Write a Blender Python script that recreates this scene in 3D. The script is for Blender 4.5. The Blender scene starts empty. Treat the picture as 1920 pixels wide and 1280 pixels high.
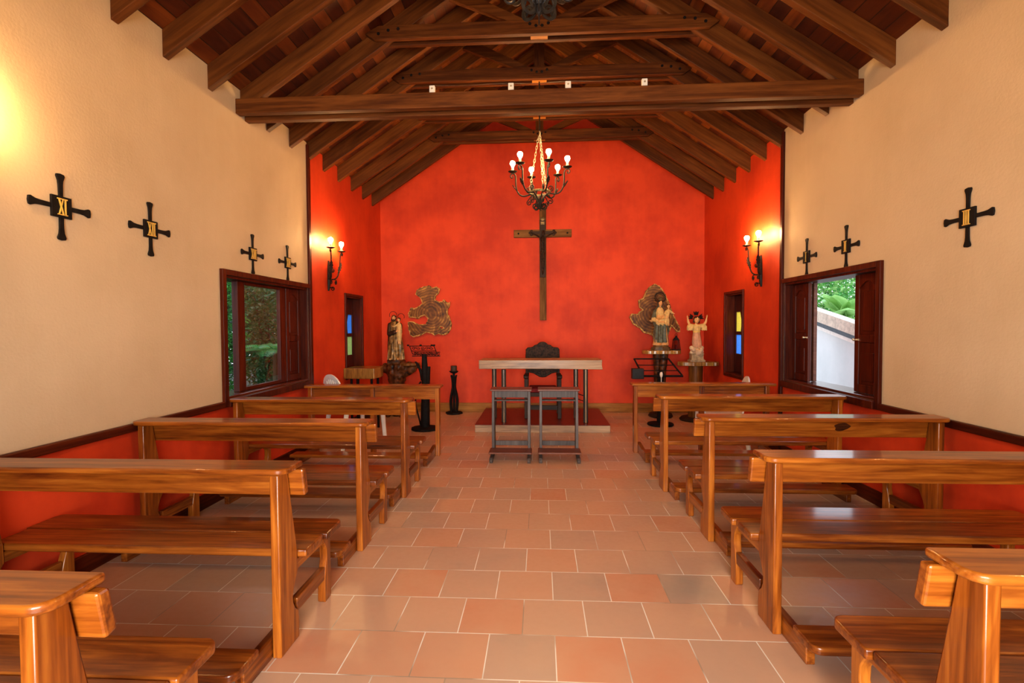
import bpy, bmesh, math, random
from mathutils import Vector, Matrix

random.seed(7)
SC = bpy.context.scene
COL = SC.collection
PI = math.pi

# ------------------------------------------------------------------ camera
F, W_PX, H_PX = 945.0, 1920.0, 1280.0
CAM_Z = 1.5
_dy = Vector((1013.0 - 960.0, 611.0 - 640.0, F)).normalized()      # room depth direction seen by the lens
_up = Vector((-math.sin(0.004), -math.cos(0.004), 0.0))
_up = (_up - _dy * _up.dot(_dy)).normalized()
_xr = _dy.cross(_up)
if _xr.x < 0:
    _xr = -_xr
M = Matrix((_xr, _dy, _up))                                        # rows: world axes in lens axes (x right, y down, z ahead)
right, down, ahead = M.col[0], M.col[1], M.col[2]
cam_data = bpy.data.cameras.new('camera')
cam = bpy.data.objects.new('camera', cam_data)
COL.objects.link(cam)
cam.matrix_world = Matrix(((right.x, -down.x, -ahead.x, 0), (right.y, -down.y, -ahead.y, 0),
                           (right.z, -down.z, -ahead.z, CAM_Z), (0, 0, 0, 1)))
cam_data.sensor_width = 36.0
cam_data.lens = 36.0 * F / W_PX
cam_data.clip_start = 0.05
SC.camera = cam

# ------------------------------------------------------------------ world, exposure, daylight
SC.view_settings.view_transform = 'Standard'
SC.view_settings.look = 'None'
SC.view_settings.gamma = 1.0
SC.view_settings.exposure = -0.07
SC.view_settings.use_curve_mapping = False
SC.cycles.use_denoising = True
SC.cycles.max_bounces = 8
SC.cycles.sample_clamp_indirect = 6.0

WORLD_STRENGTH = 3.4
BULB_L = 600.0          # radiance of every glowing bulb
WARM = (1.0, 0.57, 0.22)
world = bpy.data.worlds.new('overcast_sky')
SC.world = world
world.use_nodes = True
wn = world.node_tree.nodes
wl = world.node_tree.links
bg = wn['Background']
tc = wn.new('ShaderNodeTexCoord')
sep = wn.new('ShaderNodeSeparateXYZ')
rmp = wn.new('ShaderNodeValToRGB')
wl.new(tc.outputs['Generated'], sep.inputs[0])
wl.new(sep.outputs['Z'], rmp.inputs[0])
rmp.color_ramp.elements[0].position = 0.0
rmp.color_ramp.elements[0].color = (0.85, 0.93, 1.0, 1)
rmp.color_ramp.elements[1].position = 0.6
rmp.color_ramp.elements[1].color = (0.62, 0.80, 1.0, 1)
wl.new(rmp.outputs[0], bg.inputs[0])
bg.inputs[1].default_value = WORLD_STRENGTH


def portal(name, loc, rot, sx, sy):
    l = bpy.data.lights.new(name, 'AREA')
    l.shape = 'RECTANGLE'
    l.size, l.size_y = sx, sy
    l.cycles.is_portal = True
    o = bpy.data.objects.new(name, l)
    o.location, o.rotation_euler = loc, rot
    COL.objects.link(o)


dl = bpy.data.lights.new('doorway_daylight', 'AREA')
dl.shape, dl.size, dl.size_y, dl.energy, dl.color = 'RECTANGLE', 1.9, 2.3, 172.0, (1.0, 0.95, 0.88)
dl.spread = math.radians(105)
do = bpy.data.objects.new('doorway_daylight', dl)
do.location, do.rotation_euler = (0, -1.80, 1.25), (PI / 2 - 0.16, 0, 0)
COL.objects.link(do)
portal('sky_portal_window_left', (-3.04, 5.14, 1.4), (0, -PI / 2, 0), 1.15, 1.62)
portal('sky_portal_window_right', (3.04, 5.14, 1.4), (0, PI / 2, 0), 1.15, 1.62)


# ------------------------------------------------------------------ materials
def nt(name):
    m = bpy.data.materials.new(name)
    m.use_nodes = True
    n, l = m.node_tree.nodes, m.node_tree.links
    b = n['Principled BSDF']
    return m, n, l, b


def ramp(n, stops):
    r = n.new('ShaderNodeValToRGB')
    e = r.color_ramp.elements
    while len(e) < len(stops):
        e.new(0.5)
    for i, (p, c) in enumerate(stops):
        e[i].position = p
        e[i].color = (*c, 1)
    return r


def math_node(n, l, op, a, b=None):
    k = n.new('ShaderNodeMath')
    k.operation = op
    for i, v in enumerate((a, b)):
        if v is None:
            continue
        if isinstance(v, (int, float)):
            k.inputs[i].default_value = v
        else:
            l.new(v, k.inputs[i])
    return k.outputs[0]


def simple(name, col, rough=0.5, metal=0.0, noise=0.12, scale=18.0, coat=0.0, bump=0.0, spec=0.25):
    m, n, l, b = nt(name)
    t = n.new('ShaderNodeTexCoord')
    x = n.new('ShaderNodeTexNoise')
    x.inputs['Scale'].default_value = scale
    x.inputs['Detail'].default_value = 5
    l.new(t.outputs['Object'], x.inputs['Vector'])
    r = ramp(n, [(0.3, tuple(max(0, c * (1 - noise * 2)) for c in col)), (0.7, tuple(min(1, c * (1 + noise)) for c in col))])
    l.new(x.outputs[0], r.inputs[0])
    l.new(r.outputs[0], b.inputs['Base Color'])
    b.inputs['Roughness'].default_value = rough
    b.inputs['Metallic'].default_value = metal
    b.inputs['Specular IOR Level'].default_value = spec
    b.inputs['Coat Weight'].default_value = coat
    if bump:
        k = n.new('ShaderNodeBump')
        k.inputs['Strength'].default_value = bump
        k.inputs['Distance'].default_value = 0.01
        l.new(x.outputs[0], k.inputs['Height'])
        l.new(k.outputs[0], b.inputs['Normal'])
    return m


def wood(name, axis, dark, mid, light, rough=0.3, coat=0.4, scale=9.0, coat_rough=0.15, knots=True, spec=0.3, tilt=0.0):
    m, n, l, b = nt(name)
    t = n.new('ShaderNodeTexCoord')
    oi = n.new('ShaderNodeObjectInfo')
    off = n.new('ShaderNodeVectorMath')
    off.operation = 'ADD'
    mul = n.new('ShaderNodeVectorMath')
    mul.operation = 'SCALE'
    cmb = n.new('ShaderNodeCombineXYZ')
    for i in range(3):
        l.new(oi.outputs['Random'], cmb.inputs[i])
    l.new(cmb.outputs[0], mul.inputs[0])
    mul.inputs['Scale'].default_value = 37.0
    l.new(t.outputs['Object'], off.inputs[0])
    l.new(mul.outputs[0], off.inputs[1])
    if tilt:
        vr = n.new('ShaderNodeVectorRotate')
        vr.rotation_type = 'Y_AXIS'
        vr.inputs['Angle'].default_value = tilt
        l.new(off.outputs[0], vr.inputs['Vector'])
        off = vr
    mp = n.new('ShaderNodeMapping')
    s = [scale] * 3
    s[axis] = scale * 0.11
    mp.inputs['Scale'].default_value = s
    l.new(off.outputs[0], mp.inputs[0])
    w = n.new('ShaderNodeTexNoise')
    w.inputs['Scale'].default_value = 1.2
    w.inputs['Detail'].default_value = 6
    w.inputs['Roughness'].default_value = 0.62
    w.inputs['Distortion'].default_value = 1.1 if knots else 0.5
    l.new(mp.outputs[0], w.inputs['Vector'])
    f = n.new('ShaderNodeTexNoise')
    f.inputs['Scale'].default_value = 7.0
    f.inputs['Detail'].default_value = 3
    l.new(mp.outputs[0], f.inputs['Vector'])
    mp2 = n.new('ShaderNodeMapping')
    s2 = [scale * 7.0] * 3
    s2[axis] = scale * 0.22
    mp2.inputs['Scale'].default_value = s2
    l.new(off.outputs[0], mp2.inputs[0])
    g = n.new('ShaderNodeTexNoise')
    g.inputs['Scale'].default_value = 1.0
    g.inputs['Detail'].default_value = 3
    l.new(mp2.outputs[0], g.inputs['Vector'])
    mix = math_node(n, l, 'ADD', math_node(n, l, 'MULTIPLY', w.outputs[0], 0.52), math_node(n, l, 'MULTIPLY', g.outputs[0], 0.32))
    mix = math_node(n, l, 'ADD', mix, math_node(n, l, 'MULTIPLY', f.outputs[0], 0.16))
    mix2 = math_node(n, l, 'ADD', mix, math_node(n, l, 'MULTIPLY', math_node(n, l, 'SUBTRACT', oi.outputs['Random'], 0.5), 0.10))
    r = ramp(n, [(0.34, dark), (0.49, mid), (0.66, light)])
    l.new(mix2, r.inputs[0])
    l.new(r.outputs[0], b.inputs['Base Color'])
    b.inputs['Roughness'].default_value = rough
    b.inputs['Coat Weight'].default_value = coat
    b.inputs['Coat Roughness'].default_value = coat_rough
    b.inputs['Specular IOR Level'].default_value = spec
    k = n.new('ShaderNodeBump')
    k.inputs['Strength'].default_value = 0.15
    k.inputs['Distance'].default_value = 0.004
    l.new(mix, k.inputs['Height'])
    l.new(k.outputs[0], b.inputs['Normal'])
    return m


def plaster(name, base, stain, rough=0.75, bump=0.25, lo=0.35, hi=0.62, coat=0.0, spec=0.3):
    m, n, l, b = nt(name)
    t = n.new('ShaderNodeTexCoord')
    a = n.new('ShaderNodeTexNoise')
    a.inputs['Scale'].default_value = 1.3
    a.inputs['Detail'].default_value = 7
    a.inputs['Roughness'].default_value = 0.6
    l.new(t.outputs['Object'], a.inputs['Vector'])
    mp = n.new('ShaderNodeMapping')
    mp.inputs['Scale'].default_value = (7, 7, 0.9)
    l.new(t.outputs['Object'], mp.inputs[0])
    d = n.new('ShaderNodeTexNoise')
    d.inputs['Scale'].default_value = 2.0
    d.inputs['Detail'].default_value = 5
    l.new(mp.outputs[0], d.inputs['Vector'])
    s = math_node(n, l, 'ADD', math_node(n, l, 'MULTIPLY', a.outputs[0], 0.88), math_node(n, l, 'MULTIPLY', d.outputs[0], 0.12))
    r = ramp(n, [(lo, stain), (hi, base)])
    l.new(s, r.inputs[0])
    g = n.new('ShaderNodeTexNoise')
    g.inputs['Scale'].default_value = 60
    g.inputs['Detail'].default_value = 4
    l.new(t.outputs['Object'], g.inputs['Vector'])
    l.new(r.outputs[0], b.inputs['Base Color'])
    b.inputs['Roughness'].default_value = rough
    b.inputs['Coat Weight'].default_value = coat
    b.inputs['Specular IOR Level'].default_value = spec
    k = n.new('ShaderNodeBump')
    k.inputs['Strength'].default_value = bump
    k.inputs['Distance'].default_value = 0.006
    l.new(math_node(n, l, 'ADD', g.outputs[0], math_node(n, l, 'MULTIPLY', a.outputs[0], 3.0)), k.inputs['Height'])
    l.new(k.outputs[0], b.inputs['Normal'])
    return m


def tile_floor():
    m, n, l, b = nt('terracotta_tiles')
    t = n.new('ShaderNodeTexCoord')
    sp = n.new('ShaderNodeSeparateXYZ')
    l.new(t.outputs['Object'], sp.inputs[0])
    S = 0.317
    v = math_node(n, l, 'DIVIDE', math_node(n, l, 'SUBTRACT', sp.outputs['Y'], 2.406 - 8 * S), S)
    row = math_node(n, l, 'FLOOR', v)
    par = math_node(n, l, 'MODULO', row, 2.0)
    u = math_node(n, l, 'ADD', math_node(n, l, 'DIVIDE', math_node(n, l, 'SUBTRACT', sp.outputs['X'], -0.094 - 20 * S), S), math_node(n, l, 'MULTIPLY', par, 0.5))
    cu = math_node(n, l, 'FLOOR', u)
    fu = math_node(n, l, 'FRACT', u)
    fv = math_node(n, l, 'FRACT', v)
    eu = math_node(n, l, 'MINIMUM', fu, math_node(n, l, 'SUBTRACT', 1.0, fu))
    ev = math_node(n, l, 'MINIMUM', fv, math_node(n, l, 'SUBTRACT', 1.0, fv))
    e = math_node(n, l, 'MINIMUM', eu, ev)
    grout = math_node(n, l, 'LESS_THAN', e, 0.0085)
    cell = n.new('ShaderNodeCombineXYZ')
    l.new(cu, cell.inputs[0])
    l.new(row, cell.inputs[1])
    wnz = n.new('ShaderNodeTexWhiteNoise')
    wnz.noise_dimensions = '2D'
    l.new(cell.outputs[0], wnz.inputs['Vector'])
    nz = n.new('ShaderNodeTexNoise')
    nz.inputs['Scale'].default_value = 2.6
    nz.inputs['Detail'].default_value = 4
    shift = n.new('ShaderNodeVectorMath')
    shift.operation = 'ADD'
    l.new(t.outputs['Object'], shift.inputs[0])
    sc3 = n.new('ShaderNodeVectorMath')
    sc3.operation = 'SCALE'
    sc3.inputs['Scale'].default_value = 9.0
    l.new(wnz.outputs['Color'], sc3.inputs[0])
    l.new(sc3.outputs[0], shift.inputs[1])
    l.new(shift.outputs[0], nz.inputs['Vector'])
    val = math_node(n, l, 'ADD', math_node(n, l, 'MULTIPLY', wnz.outputs['Value'], 0.62), math_node(n, l, 'MULTIPLY', nz.outputs[0], 0.38))
    r = ramp(n, [(0.12, (0.37, 0.27, 0.19)), (0.24, (0.47, 0.295, 0.195)), (0.45, (0.55, 0.315, 0.19)), (0.74, (0.56, 0.285, 0.16)), (0.88, (0.56, 0.225, 0.115))])
    l.new(val, r.inputs[0])
    fine = n.new('ShaderNodeTexNoise')
    fine.inputs['Scale'].default_value = 30
    fine.inputs['Detail'].default_value = 5
    l.new(t.outputs['Object'], fine.inputs['Vector'])
    mx = n.new('ShaderNodeMixRGB')
    l.new(grout, mx.inputs[0])
    l.new(r.outputs[0], mx.inputs[1])
    gr = ramp(n, [(0.38, (0.34, 0.24, 0.16)), (0.50, (0.78, 0.70, 0.58))])
    gn = n.new('ShaderNodeTexNoise')
    gn.inputs['Scale'].default_value = 2.2
    l.new(t.outputs['Object'], gn.inputs['Vector'])
    l.new(gn.outputs[0], gr.inputs[0])
    l.new(gr.outputs[0], mx.inputs[2])
    l.new(mx.outputs[0], b.inputs['Base Color'])
    rr = ramp(n, [(0.3, (0.30,) * 3), (0.7, (0.46,) * 3)])
    l.new(fine.outputs[0], rr.inputs[0])
    l.new(rr.outputs[0], b.inputs['Roughness'])
    k = n.new('ShaderNodeBump')
    k.inputs['Strength'].default_value = 0.5
    k.inputs['Distance'].default_value = 0.003
    hgt = math_node(n, l, 'SUBTRACT', math_node(n, l, 'MULTIPLY', fine.outputs[0], 0.15), grout)
    l.new(hgt, k.inputs['Height'])
    l.new(k.outputs[0], b.inputs['Normal'])
    return m


def ceiling_boards():
    """planks that run along the length of the chapel, about 13 cm wide up the slope"""
    m, n, l, b = nt('ceiling_boards')
    t = n.new('ShaderNodeTexCoord')
    sp = n.new('ShaderNodeSeparateXYZ')
    l.new(t.outputs['Object'], sp.inputs[0])
    v = math_node(n, l, 'DIVIDE', sp.outputs['X'], 0.112)
    row = math_node(n, l, 'FLOOR', v)
    fr = math_node(n, l, 'FRACT', v)
    gap = math_node(n, l, 'LESS_THAN', fr, 0.05)
    wz = n.new('ShaderNodeTexWhiteNoise')
    wz.noise_dimensions = '1D'
    l.new(row, wz.inputs['W'])
    mp = n.new('ShaderNodeMapping')
    mp.inputs['Scale'].default_value = (12, 1.4, 12)
    l.new(t.outputs['Object'], mp.inputs[0])
    ad = n.new('ShaderNodeVectorMath')
    ad.operation = 'ADD'
    l.new(mp.outputs[0], ad.inputs[0])
    s3 = n.new('ShaderNodeVectorMath')
    s3.operation = 'SCALE'
    s3.inputs['Scale'].default_value = 20
    l.new(wz.outputs['Color'], s3.inputs[0])
    l.new(s3.outputs[0], ad.inputs[1])
    nz = n.new('ShaderNodeTexNoise')
    nz.inputs['Scale'].default_value = 1.0
    nz.inputs['Detail'].default_value = 5
    nz.inputs['Distortion'].default_value = 1.2
    l.new(ad.outputs[0], nz.inputs['Vector'])
    val = math_node(n, l, 'ADD', math_node(n, l, 'MULTIPLY', wz.outputs['Value'], 0.4), math_node(n, l, 'MULTIPLY', nz.outputs[0], 0.6))
    r = ramp(n, [(0.22, (0.030, 0.004, 0.001)), (0.5, (0.085, 0.015, 0.002)), (0.78, (0.22, 0.055, 0.008))])
    l.new(val, r.inputs[0])
    mx = n.new('ShaderNodeMixRGB')
    l.new(gap, mx.inputs[0])
    l.new(r.outputs[0], mx.inputs[1])
    mx.inputs[2].default_value = (0.01, 0.004, 0.002, 1)
    l.new(mx.outputs[0], b.inputs['Base Color'])
    b.inputs['Roughness'].default_value = 0.38
    b.inputs['Coat Weight'].default_value = 0.05
    k = n.new('ShaderNodeBump')
    k.inputs['Strength'].default_value = 0.6
    k.inputs['Distance'].default_value = 0.006
    l.new(math_node(n, l, 'SUBTRACT', math_node(n, l, 'MULTIPLY', nz.outputs[0], 0.2), gap), k.inputs['Height'])
    l.new(k.outputs[0], b.inputs['Normal'])
    return m


def emit(name, col, strength):
    m, n, l, b = nt(name)
    b.inputs['Base Color'].default_value = (0.9, 0.85, 0.75, 1)
    b.inputs['Emission Color'].default_value = (*col, 1)
    b.inputs['Emission Strength'].default_value = strength
    return m


def glass(name, col, tint=0.9, rough=0.0):
    """clear window glass: mostly see-through with a faint mirror"""
    m, n, l, b = nt(name)
    n.remove(b)
    out = n['Material Output']
    tr = n.new('ShaderNodeBsdfTransparent')
    tr.inputs[0].default_value = (*[c * tint for c in col], 1)
    gl = n.new('ShaderNodeBsdfGlossy')
    gl.inputs['Roughness'].default_value = rough
    lw = n.new('ShaderNodeLayerWeight')
    lw.inputs['Blend'].default_value = 0.5
    mx = n.new('ShaderNodeMixShader')
    fac = math_node(n, l, 'ADD', 0.03, math_node(n, l, 'MULTIPLY', math_node(n, l, 'POWER', lw.outputs['Facing'], 5.0), 0.5))
    l.new(fac, mx.inputs[0])
    l.new(tr.outputs[0], mx.inputs[1])
    l.new(gl.outputs[0], mx.inputs[2])
    l.new(mx.outputs[0], out.inputs[0])
    return m


def stained(name, col):
    m, n, l, b = nt(name)
    n.remove(b)
    out = n['Material Output']
    t = n.new('ShaderNodeTexCoord')
    v = n.new('ShaderNodeTexVoronoi')
    v.inputs['Scale'].default_value = 90
    l.new(t.outputs['Object'], v.inputs['Vector'])
    r = ramp(n, [(0.0, tuple(c * 0.6 for c in col)), (0.6, col)])
    l.new(v.outputs['Distance'], r.inputs[0])
    tl = n.new('ShaderNodeBsdfTranslucent')
    l.new(r.outputs[0], tl.inputs[0])
    tr = n.new('ShaderNodeBsdfTransparent')
    l.new(r.outputs[0], tr.inputs[0])
    mx = n.new('ShaderNodeMixShader')
    mx.inputs[0].default_value = 0.25
    l.new(tl.outputs[0], mx.inputs[1])
    l.new(tr.outputs[0], mx.inputs[2])
    l.new(mx.outputs[0], out.inputs[0])
    return m


def leafmat(name, a, b_, rough=0.35):
    m, n, l, b = nt(name)
    t = n.new('ShaderNodeTexCoord')
    x = n.new('ShaderNodeTexNoise')
    x.inputs['Scale'].default_value = 4.0
    l.new(t.outputs['Object'], x.inputs['Vector'])
    r = ramp(n, [(0.35, a), (0.65, b_)])
    l.new(x.outputs[0], r.inputs[0])
    l.new(r.outputs[0], b.inputs['Base Color'])
    b.inputs['Roughness'].default_value = rough
    tl = n.new('ShaderNodeBsdfTranslucent')
    l.new(r.outputs[0], tl.inputs[0])
    mx = n.new('ShaderNodeMixShader')
    mx.inputs[0].default_value = 0.35
    l.new(b.outputs[0], mx.inputs[1])
    l.new(tl.outputs[0], mx.inputs[2])
    l.new(mx.outputs[0], n['Material Output'].inputs[0])
    return m


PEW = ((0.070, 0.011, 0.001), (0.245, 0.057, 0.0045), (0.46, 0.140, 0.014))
MAH = ((0.020, 0.0025, 0.001), (0.055, 0.0065, 0.0018), (0.11, 0.016, 0.0035))
BEAM = ((0.024, 0.005, 0.0008), (0.070, 0.018, 0.0025), (0.15, 0.046, 0.008))
DARK = ((0.012, 0.006, 0.004), (0.028, 0.014, 0.009), (0.06, 0.033, 0.02))
MAT = {}
for ax, k in enumerate('xyz'):
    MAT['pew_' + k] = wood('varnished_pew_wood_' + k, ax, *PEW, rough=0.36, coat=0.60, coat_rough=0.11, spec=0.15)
    MAT['seat_' + k] = wood('dark_varnished_shaded_seat_wood_' + k, ax, (0.035, 0.005, 0.0007), (0.15, 0.030, 0.0025), (0.36, 0.10, 0.010), rough=0.36, coat=0.60, coat_rough=0.12, spec=0.15)  # darker red-brown stain, with some shade under the pews put into the colour
    MAT['mah_' + k] = wood('dark_red_mahogany_' + k, ax, *MAH, rough=0.38, coat=0.0, spec=0.15)
    MAT['beam_' + k] = wood('brown_beam_wood_' + k, ax, *BEAM, rough=0.55, coat=0.0, scale=7, spec=0.15)
    MAT['dark_' + k] = wood('black_brown_wood_' + k, ax, *DARK, rough=0.55, coat=0.0, spec=0.15)
RAFT = ((0.036, 0.0085, 0.0013), (0.082, 0.0225, 0.0033), (0.15, 0.047, 0.008))
for k, sg in (('left', 1), ('right', -1)):
    MAT['rafter_' + k] = wood('brown_rafter_wood_' + k, 0, *RAFT, rough=0.5, coat=0.0, scale=6, spec=0.18, tilt=sg * math.atan(0.661))
MAT['knot'] = wood('dark_knot_wood', 0, (0.010, 0.003, 0.001), (0.040, 0.009, 0.002), (0.12, 0.030, 0.004), rough=0.4, coat=0.3, scale=40, spec=0.15)
MAT['sill'] = wood('polished_sill_wood', 1, *MAH, rough=0.35, coat=0.9, coat_rough=0.12, spec=0.2)
MAT['skirting'] = wood('honey_skirting_wood', 0, (0.14, 0.045, 0.007), (0.30, 0.115, 0.020), (0.42, 0.18, 0.036), rough=0.45, coat=0.0, spec=0.12)
MAT['slab_edge'] = wood('pale_slab_wood', 0, (0.11, 0.055, 0.028), (0.32, 0.18, 0.09), (0.47, 0.29, 0.15), rough=0.45, coat=0.1, scale=7)
MAT['slab_face'] = wood('walnut_slice_wood', 2, (0.045, 0.014, 0.003), (0.12, 0.042, 0.007), (0.25, 0.105, 0.018), rough=0.4, coat=0.0, scale=6, spec=0.2)
def slice_mat():
    m, n, l, b = nt('burl_slice_wood')
    t = n.new('ShaderNodeTexCoord')
    a = n.new('ShaderNodeTexNoise')
    a.inputs['Scale'].default_value = 3.2
    a.inputs['Detail'].default_value = 6
    a.inputs['Distortion'].default_value = 2.5
    l.new(t.outputs['Object'], a.inputs['Vector'])
    w = n.new('ShaderNodeTexWave')
    w.wave_type = 'RINGS'
    w.rings_direction = 'SPHERICAL'
    w.inputs['Scale'].default_value = 7.0
    w.inputs['Distortion'].default_value = 5.0
    w.inputs['Detail'].default_value = 3.0
    l.new(t.outputs['Object'], w.inputs['Vector'])
    v = math_node(n, l, 'ADD', math_node(n, l, 'MULTIPLY', a.outputs[0], 0.8), math_node(n, l, 'MULTIPLY', w.outputs['Fac'], 0.16))
    r = ramp(n, [(0.28, (0.035, 0.010, 0.002)), (0.45, (0.12, 0.040, 0.005)), (0.58, (0.19, 0.070, 0.009)), (0.70, (0.40, 0.20, 0.035))])
    l.new(v, r.inputs[0])
    l.new(r.outputs[0], b.inputs['Base Color'])
    b.inputs['Roughness'].default_value = 0.38
    b.inputs['Specular IOR Level'].default_value = 0.25
    return m


MAT['slice'] = slice_mat()
MAT['bark'] = simple('pale_bark_edge', (0.50, 0.28, 0.075), 0.6, noise=0.5, scale=25, bump=0.6)
MAT['slab_gold'] = wood('golden_streaked_slab', 2, (0.07, 0.028, 0.008), (0.23, 0.11, 0.02), (0.50, 0.28, 0.06), rough=0.3, coat=0.4, scale=16)
MAT['root'] = simple('knotted_root_wood', (0.075, 0.024, 0.007), 0.4, noise=0.9, scale=16, bump=1.0)
MAT['dais_red'] = wood('dark_red_polished_dais', 0, (0.075, 0.008, 0.005), (0.12, 0.014, 0.008), (0.17, 0.022, 0.011), rough=0.3, coat=0.0, spec=0.2)
MAT['prie'] = wood('grey_brown_stained_wood', 2, (0.030, 0.020, 0.016), (0.062, 0.043, 0.036), (0.105, 0.078, 0.068), rough=0.45, coat=0.0, spec=0.2)
MAT['prie_top'] = wood('reddish_brown_board', 0, (0.06, 0.018, 0.010), (0.12, 0.035, 0.018), (0.18, 0.058, 0.03), rough=0.4, coat=0.05, spec=0.2)
MAT['cross_wood'] = wood('weathered_cross_wood', 2, (0.055, 0.023, 0.007), (0.14, 0.064, 0.018), (0.24, 0.12, 0.038), rough=0.6, coat=0.0, spec=0.08)
MAT['cross_wood_x'] = wood('weathered_cross_wood_x', 0, (0.055, 0.023, 0.007), (0.14, 0.064, 0.018), (0.24, 0.12, 0.038), rough=0.6, coat=0.0, spec=0.08)
MAT['cream'] = plaster('cream_plaster', (0.60, 0.455, 0.29), (0.52, 0.385, 0.235), lo=0.30, hi=0.60)
MAT['red'] = plaster('red_limewash', (0.63, 0.050, 0.010), (0.45, 0.027, 0.006), rough=0.62, bump=0.10, lo=0.36, hi=0.58, spec=0.25)
MAT['white_wall'] = plaster('white_outside_wall', (0.68, 0.72, 0.71), (0.58, 0.63, 0.62), bump=0.1)
MAT['tiles'] = tile_floor()
MAT['boards'] = ceiling_boards()
MAT['iron'] = simple('black_wrought_iron', (0.016, 0.011, 0.008), 0.5, metal=0.2, noise=0.3, scale=40, bump=0.3)
MAT['iron_matte'] = simple('matte_black_iron', (0.008, 0.006, 0.006), 0.7, metal=0.0, noise=0.3, spec=0.12)
MAT['bronze'] = simple('aged_gilt_iron', (0.20, 0.15, 0.07), 0.45, metal=0.6, noise=0.35, scale=40)
MAT['chain'] = simple('pale_steel_chain', (0.36, 0.31, 0.22), 0.4, metal=0.5, noise=0.2, scale=60)
MAT['candle_sleeve'] = simple('ivory_candle_sleeve', (0.80, 0.62, 0.36), 0.5, noise=0.1)
MAT['bulb'] = emit('glowing_bulb', WARM, BULB_L)
MAT['bright_bulb'] = emit('brighter_glowing_bulb', WARM, BULB_L * 1.25)
MAT['dim_bulb'] = emit('dimmer_glowing_bulb', WARM, BULB_L * 0.8)
MAT['gold'] = simple('gold_numeral', (0.75, 0.48, 0.10), 0.35, metal=0.3, noise=0.1)
MAT['brass'] = simple('pale_brass', (0.75, 0.62, 0.42), 0.3, metal=0.8, noise=0.1)
MAT['plastic'] = simple('white_plastic', (0.80, 0.78, 0.74), 0.35, noise=0.03)
MAT['white'] = simple('white_enamel', (0.80, 0.76, 0.68), 0.4, noise=0.05)
MAT['black'] = simple('black_plastic', (0.012, 0.011, 0.012), 0.5, noise=0.2)
MAT['cushion'] = simple('dark_red_velvet', (0.16, 0.008, 0.010), 0.8, noise=0.2)
MAT['leather'] = simple('tooled_dark_leather', (0.032, 0.014, 0.007), 0.55, noise=0.5, scale=35, bump=1.0, spec=0.15)
MAT['skin'] = simple('painted_skin', (0.66, 0.36, 0.14), 0.4, noise=0.06)
MAT['hair'] = simple('painted_brown_hair', (0.045, 0.018, 0.008), 0.5, noise=0.3, scale=60)
MAT['mantle'] = simple('painted_blue_green_mantle', (0.085, 0.095, 0.062), 0.45, noise=0.3, scale=25)
MAT['peach'] = simple('painted_peach_cloth', (0.60, 0.29, 0.09), 0.5, noise=0.12, scale=25)
MAT['cream_cloth'] = simple('painted_cream_cloth', (0.60, 0.40, 0.15), 0.5, noise=0.12, scale=25)
MAT['pink_cloth'] = simple('painted_pink_cloth', (0.52, 0.26, 0.15), 0.5, noise=0.15, scale=25)
MAT['cloud'] = simple('painted_pale_cloud', (0.58, 0.42, 0.28), 0.6, noise=0.15)
MAT['gilt'] = simple('gilded_brown_robe', (0.20, 0.105, 0.030), 0.35, metal=0.25, noise=0.75, scale=16)
MAT['brown_robe'] = simple('dark_brown_robe', (0.030, 0.014, 0.008), 0.4, noise=0.4, scale=16)
MAT['plinth'] = simple('brown_gilt_plinth', (0.11, 0.060, 0.022), 0.4, noise=0.3)
MAT['grey_plinth'] = simple('grey_gilt_plinth', (0.34, 0.25, 0.15), 0.5, noise=0.3)
MAT['eye'] = simple('painted_eye', (0.02, 0.012, 0.01), 0.3)
MAT['lip'] = simple('painted_lips', (0.45, 0.12, 0.08), 0.4)
MAT['pane'] = glass('window_glass', (0.96, 0.95, 0.90), 0.92)
MAT['blue'] = stained('blue_cathedral_glass', (0.10, 0.32, 1.0))
MAT['yellow'] = stained('yellow_cathedral_glass', (1.0, 0.66, 0.06))
MAT['green_glass'] = stained('green_cathedral_glass', (0.62, 0.70, 0.18))
MAT['lantern_glass'] = glass('lantern_glass', (0.9, 0.8, 0.7), 0.8)
MAT['leaf_a'] = leafmat('bright_leaf', (0.055, 0.25, 0.05), (0.14, 0.46, 0.09))
MAT['leaf_b'] = leafmat('dark_leaf', (0.02, 0.09, 0.025), (0.06, 0.20, 0.05))
MAT['leaf_c'] = leafmat('olive_leaf', (0.07, 0.11, 0.03), (0.17, 0.22, 0.07))
MAT['leaf_d'] = leafmat('pale_banana_leaf', (0.26, 0.48, 0.12), (0.40, 0.62, 0.2))
MAT['stem'] = simple('plant_stem', (0.07, 0.06, 0.03), 0.7)
MAT['soil'] = simple('damp_garden_soil', (0.05, 0.045, 0.025), 0.9, noise=0.4, scale=6)
MAT['paving'] = simple('pale_outdoor_paving', (0.42, 0.40, 0.36), 0.8, noise=0.1, scale=5)
MAT['roof_tan'] = simple('tan_roof_verge', (0.62, 0.52, 0.40), 0.7, noise=0.15)
MAT['roof_grey'] = simple('dark_grey_gutter', (0.06, 0.075, 0.09), 0.6, noise=0.1)


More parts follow.
